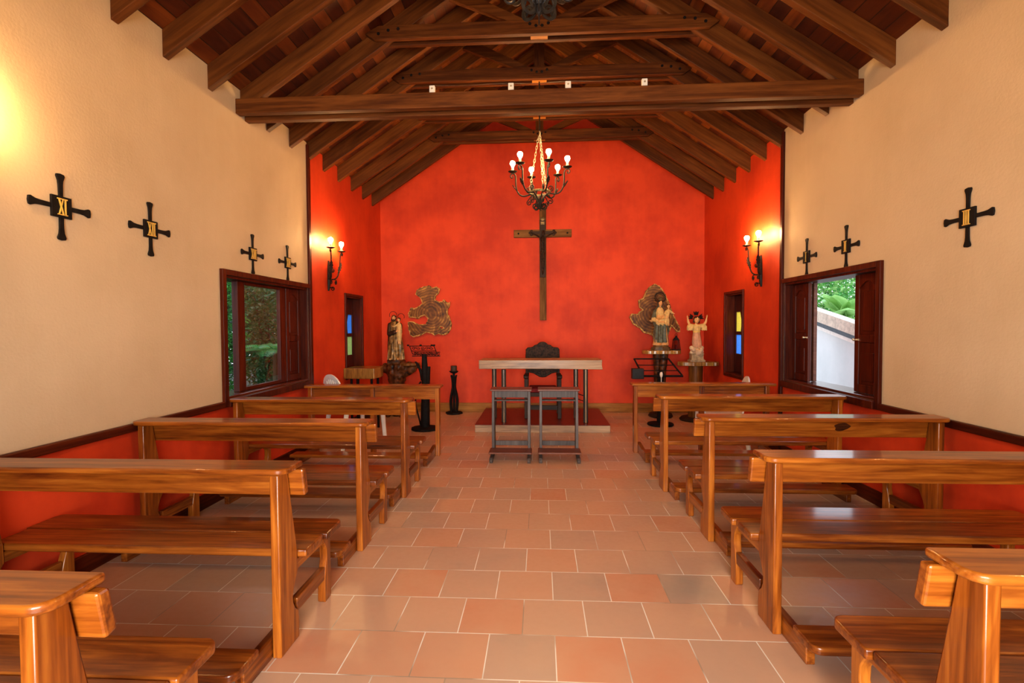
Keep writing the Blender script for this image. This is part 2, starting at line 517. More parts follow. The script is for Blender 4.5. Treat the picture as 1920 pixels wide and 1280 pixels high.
# ------------------------------------------------------------------ mesh builder
class MB:
    def __init__(self):
        self.v, self.f, self.m = [], [], []

    def _add(self, vs, fs, mi=0):
        o = len(self.v)
        self.v += [tuple(p) for p in vs]
        for f in fs:
            self.f.append([i + o for i in f])
            self.m.append(mi)

    def _quad(self, vs, mi=0):
        self._add(vs, [tuple(range(len(vs)))], mi)
        return self

    def box(self, x0, x1, y0, y1, z0, z1, mi=0, rot=None, piv=None):
        vs = [Vector((x, y, z)) for z in (z0, z1) for y in (y0, y1) for x in (x0, x1)]
        if rot is not None:
            p = Vector(piv) if piv is not None else Vector(((x0 + x1) / 2, (y0 + y1) / 2, (z0 + z1) / 2))
            vs = [p + rot @ (v - p) for v in vs]
        self._add(vs, [(0, 2, 3, 1), (4, 5, 7, 6), (0, 1, 5, 4), (2, 6, 7, 3), (0, 4, 6, 2), (1, 3, 7, 5)], mi)
        return self

    def prism(self, poly, axis, a, b, mi=0):
        """poly: 2-D outline in the other two axes (in x,y,z order), extruded from a to b along axis"""
        def P(u, w, t):
            q = [u, w]
            q.insert(axis, t)
            return tuple(q)
        n = len(poly)
        vs = [P(u, w, a) for u, w in poly] + [P(u, w, b) for u, w in poly]
        fs = [list(range(n)), list(range(2 * n - 1, n - 1, -1))] + [(i, (i + 1) % n, n + (i + 1) % n, n + i) for i in range(n)]
        self._add(vs, fs, mi)
        return self

    def tube(self, pts, r, n=8, mi=0, flat=None, caps=True, closed=False, sub=0):
        """round bar through pts; r a number or list; flat=(a,b) scales the section; sub adds smooth in-between points"""
        pts = [Vector(p) for p in pts]
        k = len(pts)
        rs = r if isinstance(r, (list, tuple)) else [r] * k
        if sub:
            np_, nr = [], []
            for i in range(k - 1):
                a, b, c, d = pts[max(i - 1, 0)], pts[i], pts[i + 1], pts[min(i + 2, k - 1)]
                for j in range(sub):
                    t = j / sub
                    np_.append(0.5 * ((2 * b) + (c - a) * t + (2 * a - 5 * b + 4 * c - d) * t * t + (3 * b - a - 3 * c + d) * t ** 3))
                    nr.append(rs[i] + (rs[i + 1] - rs[i]) * t)
            pts, rs = np_ + [pts[-1]], nr + [rs[-1]]
            k = len(pts)
        vs, fs = [], []
        prev = None
        for i, p in enumerate(pts):
            if closed:
                d = (pts[(i + 1) % k] - pts[i - 1])
            else:
                d = pts[min(i + 1, k - 1)] - pts[max(i - 1, 0)]
            d.normalize()
            if prev is None:
                ref = Vector((0, 0, 1)) if abs(d.z) < 0.9 else Vector((1, 0, 0))
                u = d.cross(ref).normalized()
            else:
                u = (prev - d * prev.dot(d))
                u = u.normalized() if u.length > 1e-6 else d.orthogonal().normalized()
            w = d.cross(u)
            prev = u
            fa, fb = flat if flat else (1, 1)
            for j in range(n):
                a = 2 * PI * j / n
                vs.append(p + u * (math.cos(a) * rs[i] * fa) + w * (math.sin(a) * rs[i] * fb))
        for i in range(k if closed else k - 1):
            for j in range(n):
                i2 = (i + 1) % k
                fs.append((i * n + j, i * n + (j + 1) % n, i2 * n + (j + 1) % n, i2 * n + j))
        if caps and not closed:
            fs.append(list(range(n - 1, -1, -1)))
            fs.append([(k - 1) * n + j for j in range(n)])
        self._add(vs, fs, mi)
        return self

    def lathe(self, prof, c=(0, 0, 0), n=20, mi=0, sx=1.0, sy=1.0):
        """profile (r, z) turned about the z axis through c"""
        vs, fs = [], []
        for r, z in prof:
            for j in range(n):
                a = 2 * PI * j / n
                vs.append((c[0] + r * math.cos(a) * sx, c[1] + r * math.sin(a) * sy, c[2] + z))
        k = len(prof)
        for i in range(k - 1):
            for j in range(n):
                fs.append((i * n + j, i * n + (j + 1) % n, (i + 1) * n + (j + 1) % n, (i + 1) * n + j))
        fs.append(list(range(n - 1, -1, -1)))
        fs.append([(k - 1) * n + j for j in range(n)])
        self._add(vs, fs, mi)
        return self

    def ball(self, c, r, n=12, m=8, mi=0, rot=None):
        rx, ry, rz = r if isinstance(r, (tuple, list)) else (r, r, r)
        vs, fs = [Vector((0, 0, -rz))], []
        for i in range(1, m):
            t = -PI / 2 + PI * i / m
            for j in range(n):
                a = 2 * PI * j / n
                vs.append(Vector((rx * math.cos(t) * math.cos(a), ry * math.cos(t) * math.sin(a), rz * math.sin(t))))
        vs.append(Vector((0, 0, rz)))
        if rot is not None:
            vs = [rot @ v for v in vs]
        vs = [v + Vector(c) for v in vs]
        for j in range(n):
            fs.append((0, 1 + (j + 1) % n, 1 + j))
            fs.append((len(vs) - 1, 1 + (m - 2) * n + j, 1 + (m - 2) * n + (j + 1) % n))
        for i in range(m - 2):
            for j in range(n):
                fs.append((1 + i * n + j, 1 + i * n + (j + 1) % n, 1 + (i + 1) * n + (j + 1) % n, 1 + (i + 1) * n + j))
        self._add(vs, fs, mi)
        return self

    def limb(self, p0, p1, r0, r1, mi=0, n=10):
        """tapered capsule"""
        p0, p1 = Vector(p0), Vector(p1)
        d = (p1 - p0)
        L = d.length
        d.normalize()
        pts, rs = [], []
        for t in (-0.98, -0.7, -0.35):
            pts.append(p0 + d * r0 * t)
            rs.append(r0 * math.sqrt(1 - t * t))
        for t in (0.0, 0.5, 1.0):
            pts.append(p0 + d * L * t)
            rs.append(r0 + (r1 - r0) * t)
        for t in (0.35, 0.7, 0.98):
            pts.append(p1 + d * r1 * t)
            rs.append(r1 * math.sqrt(1 - t * t))
        return self.tube(pts, rs, n, mi)

    def loft(self, rings, n=40, mi=0, folds=9, seed=0.0):
        """robe: rings of (z, cx, cy, rx, ry, fold depth)"""
        vs, fs = [], []
        for z, cx, cy, rx, ry, am in rings:
            for j in range(n):
                a = 2 * PI * j / n
                k = 1 + am * (0.6 * math.sin(folds * a + seed + z * 3) + 0.4 * math.sin((folds * 1.7) * a + seed * 2 - z * 5))
                vs.append((cx + rx * k * math.cos(a), cy + ry * k * math.sin(a), z))
        k = len(rings)
        for i in range(k - 1):
            for j in range(n):
                fs.append((i * n + j, i * n + (j + 1) % n, (i + 1) * n + (j + 1) % n, (i + 1) * n + j))
        fs.append(list(range(n - 1, -1, -1)))
        fs.append([(k - 1) * n + j for j in range(n)])
        self._add(vs, fs, mi)
        return self

    def build(self, name, mats, parent=None, bevel=0.0, smooth=None, seg=2, fix=True, subsurf=0, remesh=0.0, smoothing=0):
        me = bpy.data.meshes.new(name)
        me.from_pydata(self.v, [], self.f)
        for m in (mats if isinstance(mats, (list, tuple)) else [mats]):
            me.materials.append(MAT[m] if isinstance(m, str) else m)
        me.polygons.foreach_set('material_index', self.m)
        if fix:
            b = bmesh.new()
            b.from_mesh(me)
            bmesh.ops.recalc_face_normals(b, faces=b.faces)
            b.to_mesh(me)
            b.free()
        if smooth is not None or remesh:
            me.polygons.foreach_set('use_smooth', [True] * len(me.polygons))
            if smooth:
                me.set_sharp_from_angle(angle=math.radians(smooth))
        o = bpy.data.objects.new(name, me)
        COL.objects.link(o)
        if parent is not None:
            o.parent = parent
        if bevel:
            k = o.modifiers.new('bevel', 'BEVEL')
            k.width, k.segments, k.limit_method, k.angle_limit = bevel, seg, 'ANGLE', math.radians(40)
            k.harden_normals = False
        if remesh:
            k = o.modifiers.new('remesh', 'REMESH')
            k.mode, k.voxel_size, k.use_smooth_shade = 'VOXEL', remesh, True
            if smoothing:
                s = o.modifiers.new('smooth', 'SMOOTH')
                s.factor, s.iterations = 0.5, smoothing
        if subsurf:
            k = o.modifiers.new('subsurf', 'SUBSURF')
            k.levels = k.render_levels = subsurf
        return o


def tag(o, label=None, cat=None, group=None, kind=None):
    if label:
        o['label'] = label
    if cat:
        o['category'] = cat
    if group:
        o['group'] = group
    if kind:
        o['kind'] = kind
    return o


def thing(name, label, cat, loc=(0, 0, 0), rz=0.0, group=None, kind=None):
    o = bpy.data.objects.new(name, None)
    o.empty_display_size = 0.1
    COL.objects.link(o)
    o.location, o.rotation_euler = loc, (0, 0, rz)
    return tag(o, label, cat, group, kind)


KIDS = {}


def kids(o):
    return [c for c in bpy.data.objects if c.parent is o]


def copy_tree(o, parent=None):
    c = o.copy()
    COL.objects.link(c)
    c.parent = parent
    for ch in kids(o):
        copy_tree(ch, c)
    return c


def rotx(a):
    return Matrix.Rotation(a, 3, 'X')


def roty(a):
    return Matrix.Rotation(a, 3, 'Y')


def rotz(a):
    return Matrix.Rotation(a, 3, 'Z')


# ------------------------------------------------------------------ room shell
XL, XR, YB, YF = -2.80, 2.79, 8.78, -1.70
WT = 0.26                                      # wall thickness
SLOPE = 0.661
Z_RAFT = 3.52                                  # rafter underside at the wall
Z_BOARD = 3.722                                # boards underside at the wall
RIDGE = Z_BOARD + SLOPE * 2.8
YTRIM = 5.985


def roof_z(x):
    return Z_BOARD + SLOPE * (2.8 - abs(x))


f = MB().box(XL - WT, XR + WT, YF - 0.4, YB + 0.25, -0.12, 0.0)
tag(f.build('floor', 'tiles'), 'terracotta tiled floor laid in staggered rows with pale joints', 'floor', kind='structure')


def side_wall(name, xin, s, label):
    """s=-1 left, +1 right; openings for the large and the narrow window"""
    xo = xin + s * WT
    ys = [YF, 4.33, 5.95, YTRIM, 7.12, 7.76, YB + 0.22]
    zs = [-0.1, 0.82, 0.86, 1.97, 3.50]
    holes = {(1, 2), (4, 2)}
    b = MB()
    for i in range(len(ys) - 1):
        zz = list(zs)
        if i == 4:
            zz = [-0.1, 0.50, 0.78, 1.95, 3.50]
        for k in range(len(zz) - 1):
            if (i, k) in holes:
                continue
            mi = 1 if (i >= 3 or zz[k + 1] <= 0.83) else 0
            b.box(min(xin, xo), max(xin, xo), ys[i], ys[i + 1], zz[k], zz[k + 1], mi)
        mi = 1 if i >= 3 else 0
        b.prism([(xin, 3.50), (xin, Z_BOARD), (xo, Z_BOARD - SLOPE * WT), (xo, 3.50)], 1, ys[i], ys[i + 1], mi)
    return tag(b.build(name, ['cream', 'red']), label, 'wall', kind='structure')


side_wall('wall_left', XL, -1, 'left wall, cream above a red dado and all red near the altar')
side_wall('wall_right', XR, 1, 'right wall, cream above a red dado and all red near the altar')
gable = [(XL - 0.02, -0.1), (XR + 0.02, -0.1), (XR + 0.02, roof_z(2.82)), (0, RIDGE), (XL - 0.02, roof_z(2.82))]
tag(MB().prism(gable, 1, YB, YB + 0.22).build('wall_back', 'red'), 'red gable wall behind the altar', 'wall', kind='structure')
fw = MB()
fw.prism([(XL - 0.02, -0.1), (-1.5, -0.1), (-1.5, roof_z(1.5)), (XL - 0.02, roof_z(2.82))], 1, YF - 0.2, YF)
fw.prism([(1.5, -0.1), (XR + 0.02, -0.1), (XR + 0.02, roof_z(2.82)), (1.5, roof_z(1.5))], 1, YF - 0.2, YF)
fw.prism([(-1.5, 2.8), (1.5, 2.8), (1.5, roof_z(1.5)), (0, RIDGE), (-1.5, roof_z(1.5))], 1, YF - 0.2, YF)
tag(fw.build('wall_front', 'cream'), 'cream entrance wall with an open doorway behind the viewer', 'wall', kind='structure')
cl = MB()
for s in (-1, 1):
    e = 3.30
    cl.prism([(0, RIDGE), (s * e, roof_z(e)), (s * e, roof_z(e) + 0.06), (0, RIDGE + 0.06)], 1, YF - 0.3, YB + 0.3)
tag(cl.build('ceiling', 'boards'), 'dark red-brown boarded ceiling of the pitched roof', 'ceiling', kind='structure')

# trims
for s, x, side in ((-1, XL, 'left'), (1, XR, 'right')):
    a, c = (x, x + 0.035) if s < 0 else (x - 0.035, x)
    tag(MB().box(a, c, YF, 4.27, 0.795, 0.85).build('trim_1', 'mah_y', bevel=0.008),
        'dark wood dado rail along the %s wall in front of the window' % side, 'trim', kind='structure')
    a, c = (x, x + 0.028) if s < 0 else (x - 0.028, x)
    tag(MB().box(a, c, YTRIM - 0.028, YTRIM + 0.032, 0.0, Z_BOARD - 0.03).build('trim_2', 'mah_z', bevel=0.006),
        'dark upright strip between cream and red on the %s wall' % side, 'trim', kind='structure')
    a, c = (x, x + 0.02) if s < 0 else (x - 0.02, x)
    tag(MB().box(a, c, YTRIM + 0.035, YB, 0.0, 0.15).build('baseboard_' + side, 'mah_y', bevel=0.004),
        'wooden skirting at the foot of the red %s wall' % side, 'baseboard', kind='structure')
    tag(MB().box(a, c, YF, YTRIM - 0.03, 0.0, 0.12).build('baseboard_nave_' + side, 'mah_y', bevel=0.004),
        'dark skirting behind the pews on the %s wall' % side, 'baseboard', kind='structure')
tag(MB().box(XL + 0.02, XR - 0.02, YB - 0.022, YB, 0.0, 0.16).build('baseboard_back', 'skirting', bevel=0.005),
    'honey-coloured wooden skirting under the red gable wall', 'baseboard', kind='structure')

# ------------------------------------------------------------------ roof timbers
RAFTERS = [-1.35, -0.88, -0.40, 0.07, 0.53, 0.99, 1.45, 1.90, 2.36, 2.81, 3.27, 3.725, 4.235, 4.70, 5.15, 5.62, 6.05, 6.49, 6.967, 7.458, 7.93, 8.385]
ORD = ['last', 'second', 'third', 'fourth', 'fifth', 'sixth', 'seventh', 'eighth', 'ninth', 'tenth', 'eleventh', 'twelfth', 'thirteenth', 'fourteenth',
       'fifteenth', 'sixteenth', 'seventeenth', 'eighteenth', 'nineteenth', 'twentieth', 'twenty-first', 'twenty-second']
RW = 0.062


def rafter_mesh(s):
    b = MB()
    a = 2.80 if s < 0 else 2.79
    z0 = Z_RAFT + SLOPE * (2.8 - a)
    prof = [(s * a, z0), (0, Z_RAFT + SLOPE * 2.8), (0, RIDGE - 0.002), (s * a, z0 + Z_BOARD - Z_RAFT - 0.002)]
    return b.prism(prof, 1, -RW, 0)


for s, side in ((-1, 'left'), (1, 'right')):
    first = None
    for i, y in enumerate(RAFTERS):
        k = len(RAFTERS) - 1 - i
        if first is None:
            o = first = rafter_mesh(s).build('rafter_beam', 'rafter_' + side, bevel=0.004)
        else:
            o = first.copy()
            COL.objects.link(o)
        o.location = (0, y, 0)
        lab = ('brown rafter of the %s roof slope nearest the red gable wall' % side if k == 0 else
               'brown rafter of the %s roof slope, %s from the red gable wall' % (side, ORD[k]))
        tag(o, lab, 'rafter', 'rafters of the %s roof slope' % side, 'structure')

tag(MB().box(-0.03, 0.03, YF, YB, RIDGE - 0.26, RIDGE - 0.03).build('ridge_beam', 'beam_y'), 'dark ridge beam at the top of the roof', 'beam', kind='structure')


def bolt(b, x, y, z, mi=0):
    b.tube([(x, y + 0.004, z), (x, y - 0.004, z), (x, y - 0.010, z)], [0.016, 0.016, 0.011], 8, mi)


def collar():
    root = thing('collar_beam', 'x', 'beam', kind='structure')
    z0, z1 = 4.365, 4.50
    e0 = 2.8 - (z0 + 0.06 - Z_BOARD) / SLOPE
    e1 = 2.8 - (z1 - Z_BOARD) / SLOPE - 0.02
    prof = [(-e0, z0 + 0.06), (-e0 + 0.09, z0), (e0 - 0.09, z0), (e0, z0 + 0.06), (e1, z1), (-e1, z1)]
    MB().prism(prof, 1, -RW - 0.055, -RW - 0.002).build('collar_plank', 'beam_x', root, bevel=0.004)
    MB().prism(prof, 1, 0.002, 0.055).build('collar_plank', 'beam_x', root, bevel=0.004)
    MB().box(-0.085, 0.085, -RW, 0.0, z0 + 0.004, z1).build('spacer_block', 'skirting', root)
    MB().box(-0.06, 0.06, -RW + 0.003, -0.003, z1 + 0.001, RIDGE - 0.28).build('king_post', 'beam_z', root)
    for s in (-1, 1):
        MB().prism([(s * 0.075, z1 + 0.005), (s * 0.245, z1 + 0.005), (s * 0.90, 4.770), (s * 0.775, 4.855)], 1, -RW + 0.004, -0.004).build('strut', 'beam_x', root)
    for x, z in ((-1.50, 4.45), (-1.40, 4.46), (-1.60, 4.42), (1.50, 4.45), (1.40, 4.46), (1.60, 4.42), (-0.09, 4.46), (-0.03, 4.44), (0.03, 4.44), (0.09, 4.46)):
        b = MB()
        bolt(b, x, -RW - 0.055, z)
        b.build('bolt', 'iron_matte', root, smooth=40)
    return root


COLLAR_Y = [2.36, 3.27, 4.235, 5.15, 6.05, 6.967, 7.93]
names = ['paired collar beam over the rear pews, sixth beyond the one nearest the altar wall', 'paired collar beam above the frame, fifth beyond the one nearest the altar wall',
         'paired collar beam just above the big tie beam', 'bolted paired collar beam, topmost one seen in the photo', 'bolted paired collar beam, second from the top, seen just above the big tie beam',
         'paired collar beam showing just below the big tie beam', 'pale-lit collar beam nearest the red gable wall, behind the lit chandelier']
c0 = None
for y, lab in zip(COLLAR_Y, names):
    o = c0 = collar() if c0 is None else copy_tree(c0)
    o.location = (0, y, -0.05 if abs(y - 6.967) < 0.01 else 0)
    tag(o, lab, 'beam', 'collar beams of the roof', 'structure')

tb = thing('tie_beam', 'big dark double tie beam spanning from wall to wall', 'beam', (0, 0, 0), kind='structure')
MB().box(XL, XR, 4.56, 4.634, 3.475, 3.612).build('beam_plank', 'beam_x', tb, bevel=0.006)
MB().box(XL, XR, 4.704, 4.775, 3.462, 3.60).build('beam_plank', 'beam_x', tb, bevel=0.006)

for x, lab in ((-1.0, 'leftmost'), (-0.262, 'second from left'), (0.265, 'third from left'), (0.96, 'rightmost')):
    t = thing('wire_clip', 'small white wire clip on top of the tie beam, %s of four' % lab, 'wire clip', (x, 4.74, 3.6), group='white clips on the tie beam')
    MB().box(-0.026, 0.026, -0.018, 0.018, 0.0, 0.150).build('clip_body', 'white', t, bevel=0.006)
    MB().tube([(0, -0.018, 0.120), (0, -0.024, 0.120)], 0.009, 8).build('screw', 'brass', t)
wr = MB().tube([(x, 4.74, 3.755 - 0.010 * math.sin((x + 1.0) * 5.0) ** 2) for x in [-1.0 + 0.1 * i for i in range(20)]], 0.0016, 6)
tag(wr.build('electric_wire', 'plinth', smooth=60), 'thin pale wire strung over the clips on the tie beam', 'wire')

# ------------------------------------------------------------------ windows
def shutter(parent, x0, x1, y0, y1, z0, z1, knob=None, xin=None):
    """panelled shutter leaf in a plane of constant x, two sunk panels, the upper one arched"""
    w = y1 - y0
    st = min(0.06, w * 0.2)
    b = MB()
    b.box(x0, x1, y0, y0 + st, z0, z1)
    b.box(x0, x1, y1 - st, y1, z0, z1)
    zm = z0 + (z1 - z0) * 0.46
    b.box(x0, x1, y0 + st, y1 - st, z0, z0 + 0.075)
    b.box(x0, x1, y0 + st, y1 - st, zm - 0.035, zm + 0.035)
    arch = [(y0 + st, z1), (y0 + st, z1 - 0.13)]
    for i in range(9):
        t = i / 8
        arch.append((y0 + st + (w - 2 * st) * t, z1 - 0.13 + 0.065 * math.sin(PI * t)))
    arch += [(y1 - st, z1)]
    b.prism(arch, 0, x0, x1)
    leaf = b.build('shutter', 'mah_z', parent, bevel=0.005)
    c = (x0 + x1) / 2
    for za, zb in ((z0 + 0.075, zm - 0.035), (zm + 0.035, z1 - 0.06)):
        p = MB().box(c - 0.006, c + 0.006, y0 + st - 0.002, y1 - st + 0.002, za - 0.002, zb)
        p.box(c - 0.012, c + 0.012, y0 + st + 0.03, y1 - st - 0.03, za + 0.03, zb - 0.09)
        p.build('sunk_panel', 'mah_z', leaf, bevel=0.006)
    if knob is not None:
        ky, kz = knob
        s = 1 if xin > 0 else -1
        xf = x0 if s > 0 else x1
        k = MB().tube([(xf, ky, kz), (xf - s * 0.02, ky, kz)], 0.007, 8)
        k.ball((xf - s * 0.026, ky, kz), 0.013)
        k.box(min(xf, xf - s * 0.006), max(xf, xf - s * 0.006), ky - 0.035, ky + 0.035, kz - 0.008, kz + 0.008)
        k.build('knob', 'brass', leaf, smooth=50)
    return leaf


for s, xin, nm in ((-1, XL, 'left'), (1, XR, 'right')):
    lab = ('large left window, glazed and half open onto dense greenery' if s < 0 else 'large right window standing open towards a white wall outside')
    wroot = thing('window_1' if s < 0 else 'window_2', lab, 'window', (0, 0, 0), kind='structure')
    ya, yb, za, zb = 4.33, 5.95, 0.86, 1.97
    p0, p1 = (xin - 0.002, xin + 0.03) if s < 0 else (xin - 0.03, xin + 0.002)
    fr = MB()
    fr.box(p0, p1, ya - 0.055, ya, za - 0.065, zb + 0.05)
    fr.box(p0, p1, yb, yb + 0.006, za - 0.065, zb + 0.05)
    fr.box(p0, p1, ya, yb, zb, zb + 0.05)
    fr.box(p0 - (0.0 if s < 0 else 0.02), p1 + (0.02 if s < 0 else 0.0), ya - 0.01, yb, za - 0.065, za)
    fr.build('casing', 'mah_z', wroot, bevel=0.008)
    xo = xin + s * (WT - 0.005)
    a, c = min(xin, xo), max(xin, xo)
    ln = MB()
    ln.box(a, c, ya, ya + 0.022, za, zb)
    ln.box(a, c, yb - 0.022, yb, za, zb)
    ln.box(a, c, ya + 0.022, yb - 0.022, zb - 0.022, zb)
    ln.build('jamb_lining', 'mah_z', wroot, bevel=0.003)
    MB().box(a, c, ya + 0.022, yb - 0.022, za, za + 0.022).build('sill', 'sill', wroot, bevel=0.004)
    q0 = xin + s * 0.085
    q1 = xin + s * 0.12
    a, c = min(q0, q1), max(q0, q1)
    z0, z1 = za + 0.024, zb - 0.024
    shutter(wroot, a, c, 5.59, 5.926, z0, z1, (5.635, 1.36) if s > 0 else None, xin)
    if s > 0:
        shutter(wroot, a, c, 4.44, 4.79, z0, z1, (4.755, 1.36), xin)
        g0, g1 = xin + s * 0.15, xin + s * 0.185
        MB().box(min(g0, g1), max(g0, g1), 5.60, 5.655, z0, z1).build('sash_stile', 'prie_top', wroot, bevel=0.004)
    else:
        g0, g1 = xin + s * 0.085, xin + s * 0.125
        a, c = min(g0, g1), max(g0, g1)
        sash = MB()
        sash.box(a - 0.02, c, 4.67, 4.785, z0, z1)
        sash.box(a, c, 5.45, 5.57, z0, z1)
        sash.box(a, c, 4.785, 5.45, z0, z0 + 0.035)
        sash.box(a, c, 4.785, 5.45, z1 - 0.03, z1)
        so = sash.build('sash_frame', 'mah_z', wroot, bevel=0.004)
        MB().box((a + c) / 2 - 0.002, (a + c) / 2 + 0.002, 4.78, 5.455, z0 + 0.03, z1 - 0.025).build('glass_pane', 'pane', so)

for s, xin, nm in ((-1, XL, 'left'), (1, XR, 'right')):
    wroot = thing('window_3' if s < 0 else 'window_4', 'narrow %s window with coloured panes in a dark wooden leaf beside the altar' % nm, 'window', kind='structure')
    ya, yb, za, zb = 7.12, 7.76, 0.78, 1.95
    p0, p1 = (xin - 0.002, xin + 0.022) if s < 0 else (xin - 0.022, xin + 0.002)
    fr = MB()
    fr.box(p0, p1, ya - 0.04, ya, za - 0.04, zb + 0.04)
    fr.box(p0, p1, yb, yb + 0.04, za - 0.04, zb + 0.04)
    fr.box(p0, p1, ya, yb, zb, zb + 0.04)
    fr.box(p0, p1, ya, yb, za - 0.04, za)
    fr.build('casing', 'mah_z', wroot, bevel=0.006)
    xo = xin + s * (WT - 0.005)
    a, c = min(xin, xo), max(xin, xo)
    ln = MB()
    ln.box(a, c, ya, ya + 0.02, za, zb)
    ln.box(a, c, yb - 0.02, yb, za, zb)
    ln.box(a, c, ya + 0.02, yb - 0.02, zb - 0.02, zb)
    ln.box(a, c, ya + 0.02, yb - 0.02, za, za + 0.02)
    ln.build('jamb_lining', 'mah_z', wroot, bevel=0.003)
    q0, q1 = xin + s * 0.118, xin + s * 0.148
    a, c = min(q0, q1), max(q0, q1)
    for k, (l0, l1) in enumerate(((7.142, 7.438), (7.442, 7.738))):
        b = MB()
        st = 0.045
        zs = [0.802, 1.075, 1.355, 1.405, 1.69, 1.928]
        b.box(a, c, l0, l0 + st, zs[0], zs[5])
        b.box(a, c, l1 - st, l1, zs[0], zs[5])
        b.box(a, c, l0 + st, l1 - st, zs[0], zs[1])
        b.box(a, c, l0 + st, l1 - st, zs[2], zs[3])
        b.box(a, c, l0 + st, l1 - st, zs[4], zs[5])
        leaf = b.build('casement_leaf', 'mah_z', wroot, bevel=0.004)
        m = (a + c) / 2
        y0, y1 = l0 + st - 0.002, l1 - st + 0.002
        up, lo = (('yellow', 'blue') if s > 0 else ('blue', 'green_glass'))
        MB()._quad([(m, y0, zs[3]), (m, y1, zs[3]), (m, y1, zs[4]), (m, y0, zs[4])]).build('coloured_pane', up, leaf, fix=False)
        MB()._quad([(m, y0, zs[1]), (m, y1, zs[1]), (m, y1, zs[2]), (m, y0, zs[2])]).build('coloured_pane', lo, leaf, fix=False)
        tri = MB().prism([(y0, zs[4] - 0.001), (y0 + 0.06, zs[4] - 0.001), (y0 + 0.005, (zs[3] + zs[4]) / 2), (y0 + 0.035, zs[3] + 0.001), (y0, zs[3] + 0.001)], 0, a + 0.008, c - 0.008)
        tri.build('shaped_bar', 'mah_z', leaf)

# ------------------------------------------------------------------ pews
PL = 0.775                                    # half length over the end frames


def rounded_plank(b, x0, x1, y0, y1, z0, z1, rad=0.04, near=False, far=True):
    pts = []

    def corner(cx, cy, a0, on):
        if not on:
            return
        for i in range(9):
            a = a0 + (PI / 2) * i / 8
            pts.append((cx + rad * math.cos(a), cy + rad * math.sin(a)))
    if near:
        corner(x0 + rad, y0 + rad, PI, True)
        corner(x1 - rad, y0 + rad, 1.5 * PI, True)
    else:
        pts.extend([(x0, y0), (x1, y0)])
    if far:
        corner(x1 - rad, y1 - rad, 0, True)
        corner(x0 + rad, y1 - rad, PI / 2, True)
    else:
        pts.extend([(x1, y1), (x0, y1)])
    return b.prism(pts, 2, z0, z1)


def make_pew():
    r = thing('pew', 'x', 'pew', group='varnished pews')
    for s in (-1, 1):
        a, c = sorted((s * PL, s * (PL - 0.042)))
        post = [(0, 0), (0, 0.838), (0.085, 0.838), (0.105, 0.73), (0.135, 0.58), (0.168, 0.42), (0.170, 0.33)]
        post += [(0.150, 0.30), (0.128, 0.262), (0.118, 0.228), (0.120, 0.195), (0.138, 0.160), (0.168, 0.135), (0.176, 0.07), (0.172, 0.0)]
        MB().prism(post, 0, a, c).build('back_post', 'pew_z', r, bevel=0.006, smooth=30)
        leg = [(0.545, 0.384), (0.545, 0.012), (0.538, 0), (0.470, 0), (0.462, 0.012), (0.466, 0.125), (0.480, 0.185), (0.496, 0.235), (0.492, 0.285), (0.470, 0.322), (0.452, 0.336), (0.452, 0.384)]
        MB().prism(leg, 0, a, c).build('front_leg', 'pew_z', r, bevel=0.005, smooth=30)
        MB().box(a + 0.004, c - 0.004, 0.160, 0.456, 0.330, 0.384).build('seat_rail', 'pew_y', r, bevel=0.004)
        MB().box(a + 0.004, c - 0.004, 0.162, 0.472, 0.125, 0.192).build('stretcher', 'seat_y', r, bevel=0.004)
        e0, e1 = sorted((s * (PL - 0.044), s * (PL - 0.086)))
        foot = [(-0.215, 0), (-0.215, 0.092), (0.16, 0.092), (0.16, 0)]
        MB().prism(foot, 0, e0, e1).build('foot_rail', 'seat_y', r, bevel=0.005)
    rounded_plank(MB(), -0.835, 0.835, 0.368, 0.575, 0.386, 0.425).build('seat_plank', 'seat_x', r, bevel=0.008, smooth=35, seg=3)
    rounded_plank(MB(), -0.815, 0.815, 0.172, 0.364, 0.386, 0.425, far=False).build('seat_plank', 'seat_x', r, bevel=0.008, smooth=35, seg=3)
    br = MB()
    br.prism([(0.094, 0.838), (0.117, 0.708), (0.155, 0.716), (0.132, 0.838)], 0, -0.842, 0.842)
    br.build('backrest_board', 'pew_x', r, bevel=0.008)
    rounded_plank(MB(), -0.818, 0.818, -0.022, 0.150, 0.840, 0.868, rad=0.055, near=True, far=False).build('book_shelf', 'pew_x', r, bevel=0.009, smooth=35, seg=3)
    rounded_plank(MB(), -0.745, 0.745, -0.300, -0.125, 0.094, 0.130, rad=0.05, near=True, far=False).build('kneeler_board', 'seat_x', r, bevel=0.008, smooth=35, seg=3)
    return r


